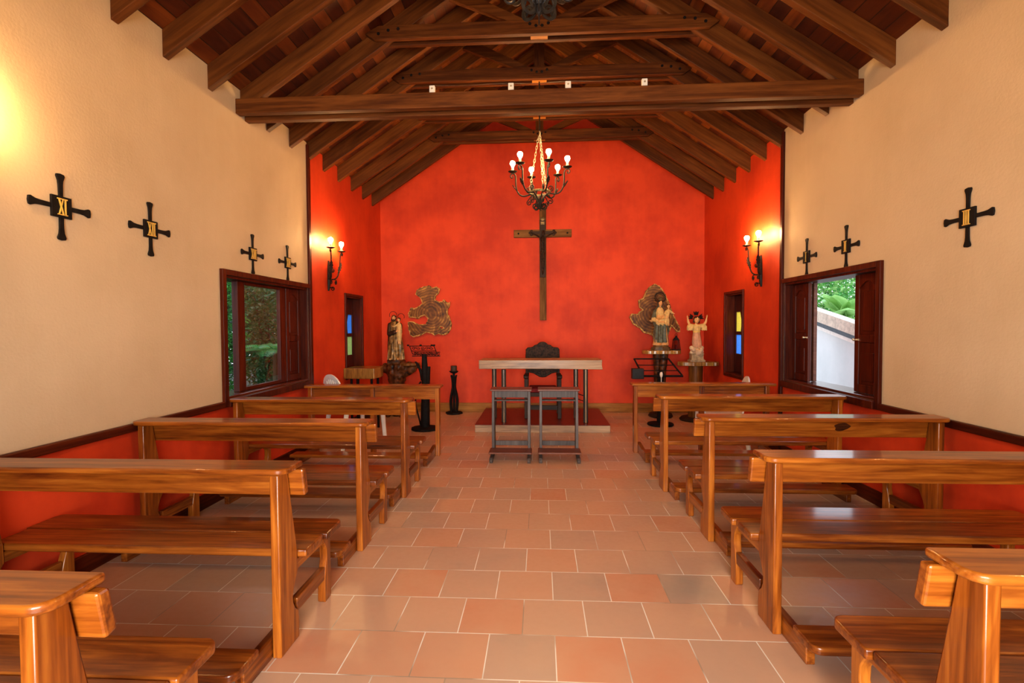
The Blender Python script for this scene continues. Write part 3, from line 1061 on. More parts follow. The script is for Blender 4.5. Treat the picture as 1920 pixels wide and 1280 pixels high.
PEWS = [(-1.950, 1.085, 'varnished pew left of the aisle in the bottom left corner, cut off by the frame'),
        (-1.950, 2.175, 'varnished pew left of the aisle, second from the camera, its whole aisle end in view'),
        (-1.965, 3.262, 'varnished pew left of the aisle, third from the camera, before the glazed left window'),
        (-1.955, 4.310, 'varnished pew left of the aisle, directly behind the front kneeling desk on the left'),
        (1.905, 1.330, 'varnished pew right of the aisle in the bottom right corner, cut off by the frame'),
        (1.893, 2.462, 'varnished pew right of the aisle with bluish window shine on its two seat planks'),
        (1.930, 3.514, 'varnished pew right of the aisle with a large dark knot in its backrest board'),
        (1.877, 4.565, 'varnished pew right of the aisle, directly behind the front kneeling desk on the right')]
pw = make_pew()
for i, (x, y, lab) in enumerate(PEWS):
    o = pw if i == 0 else copy_tree(pw)
    o.location = (x, y, 0)
    tag(o, lab, 'pew', 'varnished pews')
    if 'knot' in lab:
        kn = MB()
        outl = [(0.165 + 0.052 * math.cos(2 * PI * q / 22) * (1 + 0.16 * math.sin(3 * 2 * PI * q / 22 + 1.0) + 0.07 * math.sin(7 * 2 * PI * q / 22)),
                 0.030 * math.sin(2 * PI * q / 22) * (1 + 0.18 * math.sin(2 * 2 * PI * q / 22))) for q in range(22)]
        kn.prism(outl, 1, -0.0012, 0.0012)
        ry = rotx(0.174)
        kn.v = [tuple(ry @ Vector(p) + Vector((0, 0.1035, 0.785))) for p in kn.v]
        tag(kn.build('wood_knot', 'knot', o), 'dark knot in the board')


def make_desk():
    r = thing('kneeling_desk', 'x', 'kneeling desk', group='front kneeling desks')
    for x in (-0.775, -0.035, 0.733):
        MB().box(x, x + 0.045, 0.0, 0.085, 0.0, 0.792).build('post', 'pew_z', r, bevel=0.004)
    MB().box(-0.835, 0.805, -0.035, 0.135, 0.793, 0.823).build('book_shelf', 'pew_x', r, bevel=0.005)
    for x0, x1 in ((-0.729, -0.036), (0.011, 0.732)):
        MB().box(x0, x1, 0.040, 0.065, 0.655, 0.785).build('apron_board', 'pew_x', r, bevel=0.003)
    for x in (-0.729, 0.686):
        MB().prism([(-0.435, 0), (-0.435, 0.085), (-0.25, 0.085), (0.03, 0.115), (0.09, 0.115), (0.09, 0)], 0, x, x + 0.045).build('foot_rail', 'seat_y', r, bevel=0.004)
    MB().box(-0.775, 0.745, -0.455, -0.295, 0.087, 0.118).build('kneeler_board', 'pew_x', r, bevel=0.006)
    return r


d1 = make_desk()
d1.location = (-1.950, 5.742, 0)
tag(d1, 'front kneeling desk without a seat, left of the aisle before the black iron lectern', 'kneeling desk', 'front kneeling desks')
d2 = copy_tree(d1)
d2.location = (1.873, 5.965, 0)
d2.scale = (-1, 1, 1)
tag(d2, 'front kneeling desk without a seat, right of the aisle below the statue of the woman', 'kneeling desk', 'front kneeling desks')


# ------------------------------------------------------------------ prie-dieu kneelers before the altar
def make_prie():
    r = thing('prayer_kneeler', 'x', 'kneeler', group='dark prayer kneelers')
    for s in (-1, 1):
        a, c = sorted((s * 0.222, s * 0.190))
        MB().prism([(-0.02, 0.05), (-0.02, 0.40), (0.01, 0.755), (0.10, 0.755), (0.10, 0.40), (0.135, 0.16), (0.14, 0.05)], 0, a, c).build('side_post', 'prie', r, bevel=0.004)
        ft = [(-0.285, 0.0), (-0.290, 0.03), (-0.270, 0.055), (-0.18, 0.060), (-0.10, 0.085), (0.10, 0.085), (0.16, 0.06), (0.165, 0.0), (0.10, 0.0), (0.08, 0.018), (-0.20, 0.018), (-0.22, 0.0)]
        MB().prism(ft, 0, a - (0.004 if s < 0 else 0.0), c + (0.004 if s > 0 else 0.0)).build('sled_foot', 'prie', r, bevel=0.006)
    MB().box(-0.238, 0.238, -0.045, 0.20, 0.760, 0.782).build('top_board', 'prie_top', r, bevel=0.005)
    MB().box(-0.190, 0.190, 0.012, 0.098, 0.680, 0.758).build('book_box', 'prie', r, bevel=0.003)
    MB().box(-0.190, 0.190, -0.01, 0.098, 0.642, 0.656).build('lower_shelf', 'prie', r, bevel=0.003)
    MB().box(-0.190, 0.190, 0.09, 0.108, 0.110, 0.165).build('back_rail', 'prie', r, bevel=0.003)
    MB().box(-0.238, 0.238, -0.245, -0.03, 0.088, 0.110).build('knee_board', 'prie_top', r, bevel=0.006)
    return r


p1 = make_prie()
p1.location = (-0.338, 5.745, 0)
tag(p1, 'dark prayer kneeler in front of the altar, left one of the pair', 'kneeler', 'dark prayer kneelers')
p2 = copy_tree(p1)
p2.location = (0.207, 5.755, 0)
tag(p2, 'dark prayer kneeler in front of the altar, right one of the pair', 'kneeler', 'dark prayer kneelers')

# ------------------------------------------------------------------ dais, altar, presider chair
t = thing('altar_platform', 'low platform with a dark red top and pale wooden edge under the altar', 'platform', (0.02, 7.06, 0))
MB().box(-0.95, 0.95, 0.0, 1.45, 0.0, 0.103).build('platform_body', 'slab_edge', t, bevel=0.004)
MB().box(-0.952, 0.952, -0.003, 1.452, 0.103, 0.109).build('platform_top', 'dais_red', t)
# (the altar legs stand just behind the front edge of the platform)
t = thing('altar_table', 'altar table with a thick live-edge wooden slab on slim dark legs', 'table', (0, 7.2, 0.109))
pts = [(-0.882, 0.02), (-0.878, 0.50), (0.862, 0.51), (0.868, 0.30), (0.875, 0.015)]
MB().prism([(-0.885, 0.778), (0.25, 0.777), (0.70, 0.770), (0.885, 0.768), (0.872, 0.83), (0.878, 0.905), (-0.885, 0.905)], 1, 0.0, 0.50).build('slab_top', 'slab_edge', t, bevel=0.006)
for x, y in ((-0.53, 0.05), (-0.70, 0.40), (0.53, 0.40), (0.645, 0.05)):
    lg = MB().box(x - 0.034, x + 0.034, y - 0.02, y + 0.02, 0.0, 0.769).build('leg', 'dark_z', t, bevel=0.008)
    MB().box(x - 0.006, x + 0.008, y - 0.026, y - 0.0205, 0.0, 0.766).build('pale_edge', 'slab_gold', lg)
for s, xa, xb in ((-1, -0.70, -0.53), (1, 0.53, 0.645)):
    for z in (0.30, 0.38):
        MB().tube([(xa, 0.40, z), (xb, 0.05, z)], 0.007, 8).build('rung', 'iron', t, smooth=60)

t = thing('presider_chair', 'carved dark wooden armchair with a scrolled leather back behind the altar', 'chair', (0.035, 8.0, 0.109))
out = [(-0.26, 0.72), (-0.268, 0.80), (-0.268, 1.02), (-0.245, 1.05), (-0.19, 1.055), (-0.155, 1.065), (-0.13, 1.09), (-0.085, 1.10), (-0.06, 1.125), (-0.03, 1.14), (0, 1.143)]
low = [(0.0, 0.575), (-0.04, 0.578), (-0.09, 0.605), (-0.15, 0.64), (-0.235, 0.655)]
outline = out + [(-x, z) for x, z in reversed(out[:-1])] + [(-x, z) for x, z in reversed(low[1:])] + low
MB().prism(outline, 1, 0.0, 0.035).build('back_panel', 'leather', t, bevel=0.010)
inner = [(x * 0.86, 0.86 + (z - 0.86) * 0.86) for x, z in outline]
MB().prism(inner, 1, -0.008, 0.0).build('tooled_leather', 'leather', t, bevel=0.006)
for s in (-1, 1):
    MB().prism([(0.03, 0.0), (0.03, 0.95), (0.065, 0.95), (0.075, 0.0)], 0, *sorted((s * 0.222, s * 0.272))).build('rear_leg', 'dark_z', t, bevel=0.005)
    MB().box(*sorted((s * 0.222, s * 0.278)), -0.46, -0.41, 0.0, 0.60).build('front_leg', 'dark_z', t, bevel=0.006)
    ar = MB().prism([(0.03, 0.60), (0.03, 0.645), (-0.36, 0.645), (-0.46, 0.665), (-0.50, 0.645), (-0.50, 0.61), (-0.45, 0.600)], 0, *sorted((s * 0.215, s * 0.288)))
    ar.build('armrest', 'dark_y', t, bevel=0.010)
MB().box(-0.222, 0.222, -0.455, 0.03, 0.33, 0.39).build('seat_frame', 'dark_x', t, bevel=0.005)
MB().box(-0.212, 0.212, -0.45, 0.01, 0.39, 0.455).build('seat_cushion', 'cushion', t, bevel=0.02, seg=3)
MB().box(-0.222, 0.222, -0.448, -0.42, 0.13, 0.20).build('front_stretcher', 'dark_x', t, bevel=0.005)


# ------------------------------------------------------------------ numbered wall crosses
NUM = {'XI': 'XI', 'XII': 'XII', 'XIII': 'XIII', 'XIV': 'XIV', 'I': 'I', 'II': 'II', 'III': 'III'}


def numeral(b, txt, h=0.085, y0=-0.020, y1=-0.014, width=None):
    """roman numeral with joined serif bars, in the x-z plane, centred"""
    th = 0.0075
    ws = {'I': 0.017, 'X': 0.036, 'V': 0.034}
    wd = sum(ws[c] for c in txt)
    x = -wd / 2
    lo, hi = -h / 2, h / 2

    def bar(xa, za, xb, zb, t):
        b.prism([(xa - t, za), (xa + t, za), (xb + t, zb), (xb - t, zb)], 1, y0, y1)
    for c in txt:
        w = ws[c]
        if c == 'I':
            bar(x + w / 2, lo, x + w / 2, hi, th / 2)
        elif c == 'X':
            bar(x + 0.006, lo, x + w - 0.006, hi, th / 2 * 0.75)
            b.prism([(x + w - 0.006 - th / 2, lo), (x + w - 0.006 + th / 2, lo), (x + 0.006 + th / 2, hi), (x + 0.006 - th / 2, hi)], 1, y0 - 0.001, y1)
        elif c == 'V':
            bar(x + w / 2, lo, x + 0.006, hi, th / 2)
            b.prism([(x + w / 2 - th / 3, lo), (x + w / 2 + th / 3, lo), (x + w - 0.006 + th / 3, hi), (x + w - 0.006 - th / 3, hi)], 1, y0 - 0.001, y1)
        x += w
    b.box(-wd / 2 - 0.004, wd / 2 + 0.004, y0 - 0.0005, y1, hi, hi + 0.006)
    b.box(-wd / 2 - 0.004, wd / 2 + 0.004, y0 - 0.0005, y1, lo - 0.006, lo)
    return b


def wall_cross(txt, x, y, z, rz, label):
    """built facing -y, hung on the wall y=0, then turned"""
    r = thing('wall_cross', label, 'wall cross', (x, y, z), rz, 'numbered crosses along the walls')
    b = MB()
    for k in range(4):
        R = Matrix.Rotation(k * PI / 2, 2)
        prof = [(-0.013, 0.055), (-0.014, 0.125), (-0.017, 0.152), (-0.027, 0.178), (-0.024, 0.190), (0.0, 0.194), (0.024, 0.190), (0.027, 0.178), (0.017, 0.152), (0.014, 0.125), (0.013, 0.055)]
        pp = [tuple(R @ Vector(q)) for q in prof]
        b.prism(pp, 1, -0.012, -0.001)
    b.build('iron_arms', 'iron_matte', r, bevel=0.003)
    MB().box(-0.062, 0.062, -0.015, -0.001, -0.062, 0.062).build('square_plate', 'iron_matte', r, bevel=0.002)
    numeral(MB(), txt).build('numeral', 'gold', r)
    return r


for txt, y, z, lab in (('XI', 2.815, 2.21, 'black iron cross with gold numeral XI, nearest on the left wall'),
                       ('XII', 3.492, 2.21, 'black iron cross with gold numeral XII, before the left window'),
                       ('XIII', 4.785, 2.215, 'black iron cross with gold numeral XIII above the left window'),
                       ('XIV', 5.463, 2.215, 'black iron cross with gold numeral XIV, last before the red part of the left wall')):
    wall_cross(txt, XL, y, z, PI / 2, lab)
for txt, y, z, lab in (('III', 3.467, 2.19, 'black iron cross with gold numeral III, alone on right wall before the window'),
                       ('II', 4.776, 2.208, 'black iron cross with gold numeral II above the right window'),
                       ('I', 5.457, 2.205, 'black iron cross with gold numeral I, nearest the altar on right')):
    wall_cross(txt, XR, y, z, -PI / 2, lab)


# ------------------------------------------------------------------ wrought-iron lamps
def spiral(cx, cz, r0, r1, a0, turns, n=22):
    return [(cx + (r0 + (r1 - r0) * i / n) * math.cos(a0 + turns * 2 * PI * i / n), cz + (r0 + (r1 - r0) * i / n) * math.sin(a0 + turns * 2 * PI * i / n)) for i in range(n + 1)]


def leaf_shape(b, base, tip, wdt, side, mi=0):
    """toothed iron leaf between two points, lying in the plane of (tip-base) and side"""
    base, tip, side = Vector(base), Vector(tip), Vector(side).normalized()
    d = tip - base
    n = d.cross(side).normalized()
    prof = [(0, 0.1), (0.12, 0.5), (0.2, 0.35), (0.32, 0.85), (0.40, 0.6), (0.52, 1.0), (0.60, 0.65), (0.75, 0.7), (0.82, 0.4), (1.0, 0.0)]
    L = [base + d * u + side * (w * wdt) for u, w in prof]
    R = [base + d * u - side * (w * wdt) for u, w in prof[:-1]]
    ring = L + R[::-1]
    up = [p + n * (0.006 if i not in (0, len(ring) - 1) else 0.004) for i, p in enumerate(ring)]
    dn = [p - n * 0.004 for p in ring]
    k = len(ring)
    b._add(up + dn, [list(range(k)), list(range(2 * k - 1, k - 1, -1))] + [(i, (i + 1) % k, k + (i + 1) % k, k + i) for i in range(k)], mi)


BULB_PROF = [(0.010, 0.0), (0.013, 0.010), (0.018, 0.020), (0.027, 0.033), (0.031, 0.047), (0.029, 0.062), (0.019, 0.075), (0.004, 0.080)]


def candle(parent, p, bulb='bulb'):
    """drip cup, sleeve and bulb standing at p (top of the arm)"""
    x, y, z = p
    c = MB().lathe([(0.010, -0.012), (0.030, -0.008), (0.052, 0.002), (0.055, 0.006), (0.050, 0.008), (0.014, 0.002), (0.012, 0.004)], (x, y, z), 20)
    c.build('drip_cup', 'iron', parent, smooth=40)
    MB().lathe([(0.0145, 0.004), (0.0145, 0.050), (0.010, 0.052)], (x, y, z), 14).build('candle_sleeve', 'candle_sleeve', parent, smooth=40)
    MB().lathe(BULB_PROF, (x, y, z + 0.052), 14).build('bulb', bulb, parent, smooth=60)


def chandelier(label, x, y, zhook, ztop, rot, bulb='bulb'):
    r = thing('chandelier', label, 'chandelier', (x, y, zhook - 0.90), rot, 'wrought-iron chandeliers')
    H = 0.90
    MB().tube([(0, 0, H + 0.02), (0.004, 0, H + 0.25), (0, 0, ztop - (zhook - 0.90))], 0.009, 8).build('hanging_rod', 'iron', r, smooth=60)
    hk = MB().tube([(0, 0, H + 0.02), (0.022, 0, H + 0.002), (0.026, 0, H - 0.025), (0.0, 0, H - 0.045), (-0.02, 0, H - 0.03)], 0.007, 8)
    hk.build('hook', 'chain', r, smooth=60)
    for k in range(3):
        a = 2 * PI * k / 3 + 0.35
        p0, p1 = Vector((0.012 * math.cos(a), 0.012 * math.sin(a), H - 0.04)), Vector((0.122 * math.cos(a), 0.122 * math.sin(a), 0.205))
        b = MB()
        d = (p1 - p0)
        N = 17
        dirv = d.normalized()
        sv = dirv.cross(Vector((math.sin(a), -math.cos(a), 0.0))).normalized()
        tv = dirv.cross(sv)
        for i in range(N):
            c = p0 + d * ((i + 0.5) / N)
            u = sv if i % 2 else tv
            hl = d.length / N * 0.66
            ring = [c + dirv * (hl * math.sin(t)) + u * (0.011 * math.cos(t)) for t in [2 * PI * q / 10 for q in range(10)]]
            b.tube(ring, 0.0033, 5, closed=True)
        b.build('chain', 'chain', r, smooth=60)
    rg = MB().tube([(0.128 * math.cos(2 * PI * q / 36), 0.128 * math.sin(2 * PI * q / 36), 0.200) for q in range(36)], 0.013, 8, flat=(0.45, 1.2), closed=True)
    rg.build('ring', 'bronze', r, smooth=60)
    MB().lathe([(0.002, 0.0), (0.014, 0.012), (0.020, 0.03), (0.012, 0.055), (0.016, 0.09), (0.012, 0.13), (0.006, 0.15)], (0, 0, 0.0), 12).build('centre_boss', 'iron', r, smooth=50)
    for k in range(6):
        a = 2 * PI * k / 6
        R = rotz(a)
        prof = [(0.012, 0.05), (0.030, 0.10), (0.062, 0.155), (0.108, 0.188), (0.150, 0.178), (0.195, 0.172), (0.240, 0.190), (0.272, 0.232), (0.288, 0.290), (0.292, 0.350), (0.292, 0.405), (0.304, 0.438), (0.330, 0.452), (0.353, 0.437), (0.356, 0.412), (0.340, 0.398), (0.326, 0.410), (0.334, 0.422)]
        arm = MB().tube([R @ Vector((u, 0, z)) for u, z in prof], [0.009] * 11 + [0.008] * 4 + [0.007, 0.006, 0.005], 8, sub=4).build('arm', 'iron', r, smooth=60)
        sc = MB().tube([R @ Vector((u, 0, z)) for u, z in [(0.128, 0.205)] + [(0.128 + (q[0]), 0.24 + q[1]) for q in spiral(0, 0, 0.036, 0.010, -0.9, 1.35)]], 0.006, 6)
        sc.tube([R @ Vector((u, 0, z)) for u, z in [(0.085, 0.172), (0.115, 0.152), (0.142, 0.118)] + [(0.128 + q[0], 0.088 + q[1]) for q in spiral(0, 0, 0.030, 0.008, 0.8, -1.3)]], 0.006, 6)
        sc.build('scroll', 'iron', arm, smooth=60)
        lf = MB()
        leaf_shape(lf, R @ Vector((0.268, 0, 0.226)), R @ Vector((0.335, 0, 0.315)), 0.024, R @ Vector((0, 1, 0)))
        lf.build('leaf', 'iron', arm)
        candle(arm, R @ Vector((0.330, 0, 0.470)), bulb)
        R2 = rotz(a + PI / 6)
        bs = MB().tube([R2 @ Vector((u, 0, z)) for u, z in [(0.010, 0.085), (0.030, 0.055)] + [(0.055 + q[0], 0.038 + q[1]) for q in spiral(0, 0, 0.040, 0.017, 2.6, 1.15)]], 0.0055, 6, flat=(0.6, 1.7))
        bs.build('bottom_scroll', 'iron', r, smooth=60)
    return r


CH1 = chandelier('lit wrought-iron chandelier hanging before the crucifix under the tie beam', 0.0, 6.02, 3.775, 4.365, math.radians(-72))
CH2 = chandelier('wrought-iron chandelier at the top edge of the photo, only its bottom scrolls visible', 0.0, 2.33, 3.800, 4.365, math.radians(-60), 'dim_bulb')


def sconce(label, x, y, s):
    """wall lamp on the wall at x, s = +1 when it faces +x"""
    r = thing('wall_lamp', label, 'wall lamp', (x, y, 1.98), 0, 'two-bulb wrought-iron wall lamps')
    R = Matrix.Identity(3) if s > 0 else Matrix.Scale(-1, 3, Vector((1, 0, 0)))
    P = lambda u, w, z: R @ Vector((u, w, z))
    b = MB()
    q = [P(0.004, 0, 0.0), P(0.006, 0, 0.03), P(0.012, 0, 0.12), P(0.012, 0, 0.26), P(0.006, 0, 0.40)]
    b.tube(q, [0.012, 0.020, 0.026, 0.022, 0.006], 8)
    leaf_shape(b, P(0.022, 0, 0.05), P(0.020, 0, 0.40), 0.034, P(0, 1, 0))
    b.build('back_plate', 'iron', r, smooth=50)
    for z, t in ((0.035, -1), (0.26, 1)):
        sb = MB().tube([P(0.016, 0, z), P(0.045, 0, z - 0.012 * t)] + [P(0.062 + qx, 0, z + 0.008 * t + qz * t) for qx, qz in spiral(0, 0, 0.026, 0.007, -1.2, 1.3)], 0.006, 6)
        sb.build('scroll', 'iron', r, smooth=60)
    for d in (-1, 1):
        prof = [(0.016, 0.0, 0.16), (0.055, 0.05, 0.155), (0.085, 0.095, 0.19), (0.098, 0.125, 0.27), (0.106, 0.142, 0.38), (0.110, 0.152, 0.47), (0.113, 0.160, 0.505), (0.118, 0.175, 0.525)]
        arm = MB().tube([P(u, d * w, z) for u, w, z in prof], [0.009] * 6 + [0.008, 0.007], 8, sub=4).build('arm', 'iron', r, smooth=60)
        sp = MB().tube([P(0.118, d * 0.175, 0.525)] + [P(0.120, d * (0.185 + qx), 0.500 + qz) for qx, qz in spiral(0, 0, 0.026, 0.007, 1.9, -1.3)], 0.006, 6)
        sp.tube([P(0.055, d * 0.05, 0.155)] + [P(0.075, d * (0.07 + qx), 0.115 + qz) for qx, qz in spiral(0, 0, 0.034, 0.009, 1.6, -1.4)], 0.006, 6)
        sp.build('scroll', 'iron', arm, smooth=60)
        lf = MB()
        leaf_shape(lf, P(0.094, d * 0.115, 0.235), P(0.118, d * 0.165, 0.40), 0.026, P(1, 0, 0))
        lf.build('leaf', 'iron', arm)
        candle(arm, P(0.118, d * 0.175, 0.540), 'bright_bulb' if y > 4 else 'bulb')
    return r


sconce('lit two-bulb iron wall lamp on the red left wall', XL, 6.54, 1)
sconce('lit two-bulb iron wall lamp on the red right wall', XR, 6.54, -1)
sconce('lit iron wall lamp on the cream left wall, just outside the left edge', XL, 2.14, 1)
sconce('lit iron wall lamp on the cream right wall, just outside the right edge', XR, 1.75, -1)


# ------------------------------------------------------------------ back wall: crucifix and wood slices
def capsule_figure(b, limbs, mi=0, n=10):
    for p0, p1, r0, r1 in limbs:
        b.limb(p0, p1, r0, r1, mi, n)
    return b


t = thing('large_wall_cross', 'tall plain wooden cross fixed to the red gable wall', 'cross', (0.05, YB, 1.60))
MB().box(-0.058, 0.058, -0.055, -0.002, 0.0, 1.94).build('upright', 'cross_wood', t, bevel=0.006)
MB().box(-0.50, 0.492, -0.062, -0.004, 1.425, 1.555).build('crossbar', 'cross_wood_x', t, bevel=0.006)
bb = MB()
for x in (-0.42, 0.42):
    bolt(bb, x, -0.066, 1.49)
bb.build('nails', 'iron_matte', t, smooth=50)

t = thing('crucifix', 'small ornate dark crucifix with a carved figure, mounted on the large wooden cross', 'crucifix', (0.047, YB - 0.064, 2.335))
MB().box(-0.050, 0.050, -0.020, 0.0, 0.0, 0.98).build('upright', 'dark_z', t, bevel=0.005)
MB().box(-0.185, 0.185, -0.022, -0.001, 0.735, 0.79).build('crossbar', 'dark_x', t, bevel=0.005)
for s in (-1, 1):
    b = MB()
    for dx, dz in ((0.0, 0.030), (0.0, -0.030), (0.026 * s, 0.0)):
        b.ball((s * 0.190 + dx, -0.012, 0.762 + dz), (0.024, 0.014, 0.024))
    b.build('trefoil_end', 'dark_x', t, smooth=60)
b = MB()
b.box(-0.032, 0.032, -0.028, -0.018, 0.90, 0.945)
b.ball((0, -0.012, 0.99), (0.045, 0.012, 0.035))
b.build('title_plate', 'bronze', t, smooth=40)
fg = MB()
capsule_figure(fg, [((0, -0.050, 0.415), (0, -0.055, 0.50), 0.034, 0.030), ((0, -0.055, 0.50), (0, -0.062, 0.60), 0.030, 0.038), ((0, -0.062, 0.60), (0, -0.060, 0.665), 0.040, 0.030),
                    ((0.0, -0.06, 0.69), (0.012, -0.068, 0.72), 0.014, 0.014),
                    ((-0.035, -0.055, 0.668), (-0.105, -0.040, 0.715), 0.017, 0.013), ((-0.105, -0.040, 0.715), (-0.175, -0.030, 0.752), 0.013, 0.009), ((-0.175, -0.030, 0.752), (-0.195, -0.03, 0.762), 0.010, 0.007),
                    ((0.035, -0.055, 0.668), (0.105, -0.040, 0.715), 0.017, 0.013), ((0.105, -0.040, 0.715), (0.175, -0.030, 0.752), 0.013, 0.009), ((0.175, -0.030, 0.752), (0.195, -0.03, 0.762), 0.010, 0.007),
                    ((-0.018, -0.052, 0.42), (-0.014, -0.085, 0.26), 0.026, 0.018), ((-0.014, -0.085, 0.26), (-0.006, -0.045, 0.09), 0.018, 0.012), ((-0.006, -0.045, 0.09), (0.0, -0.066, 0.045), 0.012, 0.009),
                    ((0.018, -0.052, 0.42), (0.016, -0.088, 0.27), 0.026, 0.018), ((0.016, -0.088, 0.27), (0.008, -0.050, 0.10), 0.018, 0.012), ((0.008, -0.050, 0.10), (0.004, -0.072, 0.055), 0.012, 0.009)])
fg.ball((0.018, -0.072, 0.752), (0.024, 0.027, 0.034))
fg.ball((0.020, -0.097, 0.748), (0.005, 0.007, 0.010))
fig = fg.build('carved_figure', 'leather', t, remesh=0.005, smoothing=3)
lc = MB().loft([(0.365, 0, -0.058, 0.044, 0.034, 0.12), (0.40, 0, -0.055, 0.043, 0.035, 0.10), (0.445, 0, -0.052, 0.040, 0.034, 0.05)], 28, 0, 8)
lc.build('loincloth', 'leather', fig, smooth=60)
hr = MB().ball((0.016, -0.064, 0.762), (0.028, 0.028, 0.032))
hr.limb((-0.004, -0.058, 0.745), (-0.010, -0.056, 0.700), 0.012, 0.008)
hr.build('hair', 'dark_z', fig, smooth=60)


def slice_curve(name, loops, y, thick, mats, inset=0.0, org=(0, 0)):
    loops = [[(u - org[0], w - org[1]) for u, w in lp] for lp in loops]
    cu = bpy.data.curves.new(name, 'CURVE')
    cu.dimensions, cu.fill_mode = '2D', 'BOTH'
    cu.extrude, cu.bevel_depth, cu.bevel_resolution = thick / 2, 0.006, 1
    for lp in loops:
        sp = cu.splines.new('POLY')
        sp.points.add(len(lp) - 1)
        for i, (u, w) in enumerate(lp):
            sp.points[i].co = (u, w, 0, 1)
        sp.use_cyclic_u = True
    cu.offset = -inset
    tmp = bpy.data.objects.new(name, cu)
    COL.objects.link(tmp)
    dg = bpy.context.evaluated_depsgraph_get()
    me = bpy.data.meshes.new_from_object(tmp.evaluated_get(dg))
    bpy.data.objects.remove(tmp)
    me.transform(Matrix.Rotation(PI / 2, 4, 'X'))
    me.transform(Matrix.Translation((0, -y, 0)))
    me.materials.clear()
    for m in mats:
        me.materials.append(MAT[m])
    for p in me.polygons:
        p.material_index = 0 if abs(p.normal.y) > 0.8 else 1
        p.use_smooth = False
    o = bpy.data.objects.new(name, me)
    COL.objects.link(o)
    return o


def jitter(loop, amt, seed):
    """extra points with a little roughness along the outline"""
    rnd = random.Random(seed)
    out = []
    for i, p in enumerate(loop):
        q = loop[(i + 1) % len(loop)]
        out.append(p)
        d = math.hypot(q[0] - p[0], q[1] - p[1])
        for k in range(1, int(d / 0.03) + 1):
            t_ = k / (int(d / 0.03) + 1)
            out.append((p[0] + (q[0] - p[0]) * t_ + rnd.uniform(-amt, amt), p[1] + (q[1] - p[1]) * t_ + rnd.uniform(-amt, amt)))
    return out


def crop_l(x, y):                             # outline measured on the left slice, metres on the wall
    return (-1.933 + (x - 482) * 0.002056, 1.771 - (y - 378) * 0.002056)


Lo = [(365, 235), (380, 195), (430, 172), (480, 162), (503, 182), (545, 172), (570, 190), (560, 228), (532, 255), (528, 284), (560, 298), (590, 300), (606, 283), (622, 302), (645, 315), (655, 306), (652, 340), (636, 362), (634, 398), (652, 432), (668, 480), (662, 530), (640, 565), (602, 580), (560, 570), (520, 582), (500, 567), (450, 556), (420, 576), (345, 597), (315, 580), (302, 525), (296, 472), (318, 466), (345, 470), (385, 492), (452, 490), (470, 440), (440, 410), (402, 424), (385, 440), (345, 430), (306, 428), (300, 398), (325, 348), (352, 358), (395, 336), (424, 310), (408, 268)]
Lh = [(562, 520), (575, 508), (598, 512), (604, 524), (585, 532)]
o = slice_curve('wood_slice', [jitter([crop_l(*p) for p in Lo], 0.005, 3), [crop_l(*p) for p in Lh]], 0.035, 0.044, ['bark', 'bark'], 0.0, (-1.90, 1.72))
o.location = (-1.90, YB, 1.72)
k = slice_curve('cut_face', [jitter([crop_l(*p) for p in Lo], 0.009, 5), [crop_l(*p) for p in Lh]], 0.038, 0.044, ['slice', 'slice'], 0.014, (-1.90, 1.72))
k.parent = o
tag(o, 'irregular wood slice with a pale bark edge on the wall left of the cross', 'wall decoration')
Ro = [(135, 400), (150, 375), (200, 378), (216, 355), (236, 345), (210, 320), (205, 268), (240, 250), (256, 215), (270, 185), (300, 155), (330, 138), (370, 155), (392, 185), (420, 235), (452, 310), (470, 370), (500, 430), (532, 490), (530, 520), (508, 522), (485, 492), (462, 470), (440, 540), (400, 572), (330, 580), (312, 545), (265, 530), (240, 520), (215, 488), (160, 455)]


def crop_r(x, y):
    return (1.946 + (x - 330) * 0.002130, 2.203 - (y - 138) * 0.002130)


o = slice_curve('wood_slice', [jitter([crop_r(*p) for p in Ro], 0.006, 9)], 0.035, 0.044, ['bark', 'bark'], 0.0, (1.93, 1.70))
o.location = (1.93, YB, 1.70)
k = slice_curve('cut_face', [jitter([crop_r(*p) for p in Ro], 0.010, 12)], 0.038, 0.044, ['slice', 'slice'], 0.016, (1.93, 1.70))
k.parent = o
tag(o, 'irregular wood slice on the wall behind the statue of the crowned woman', 'wall decoration')


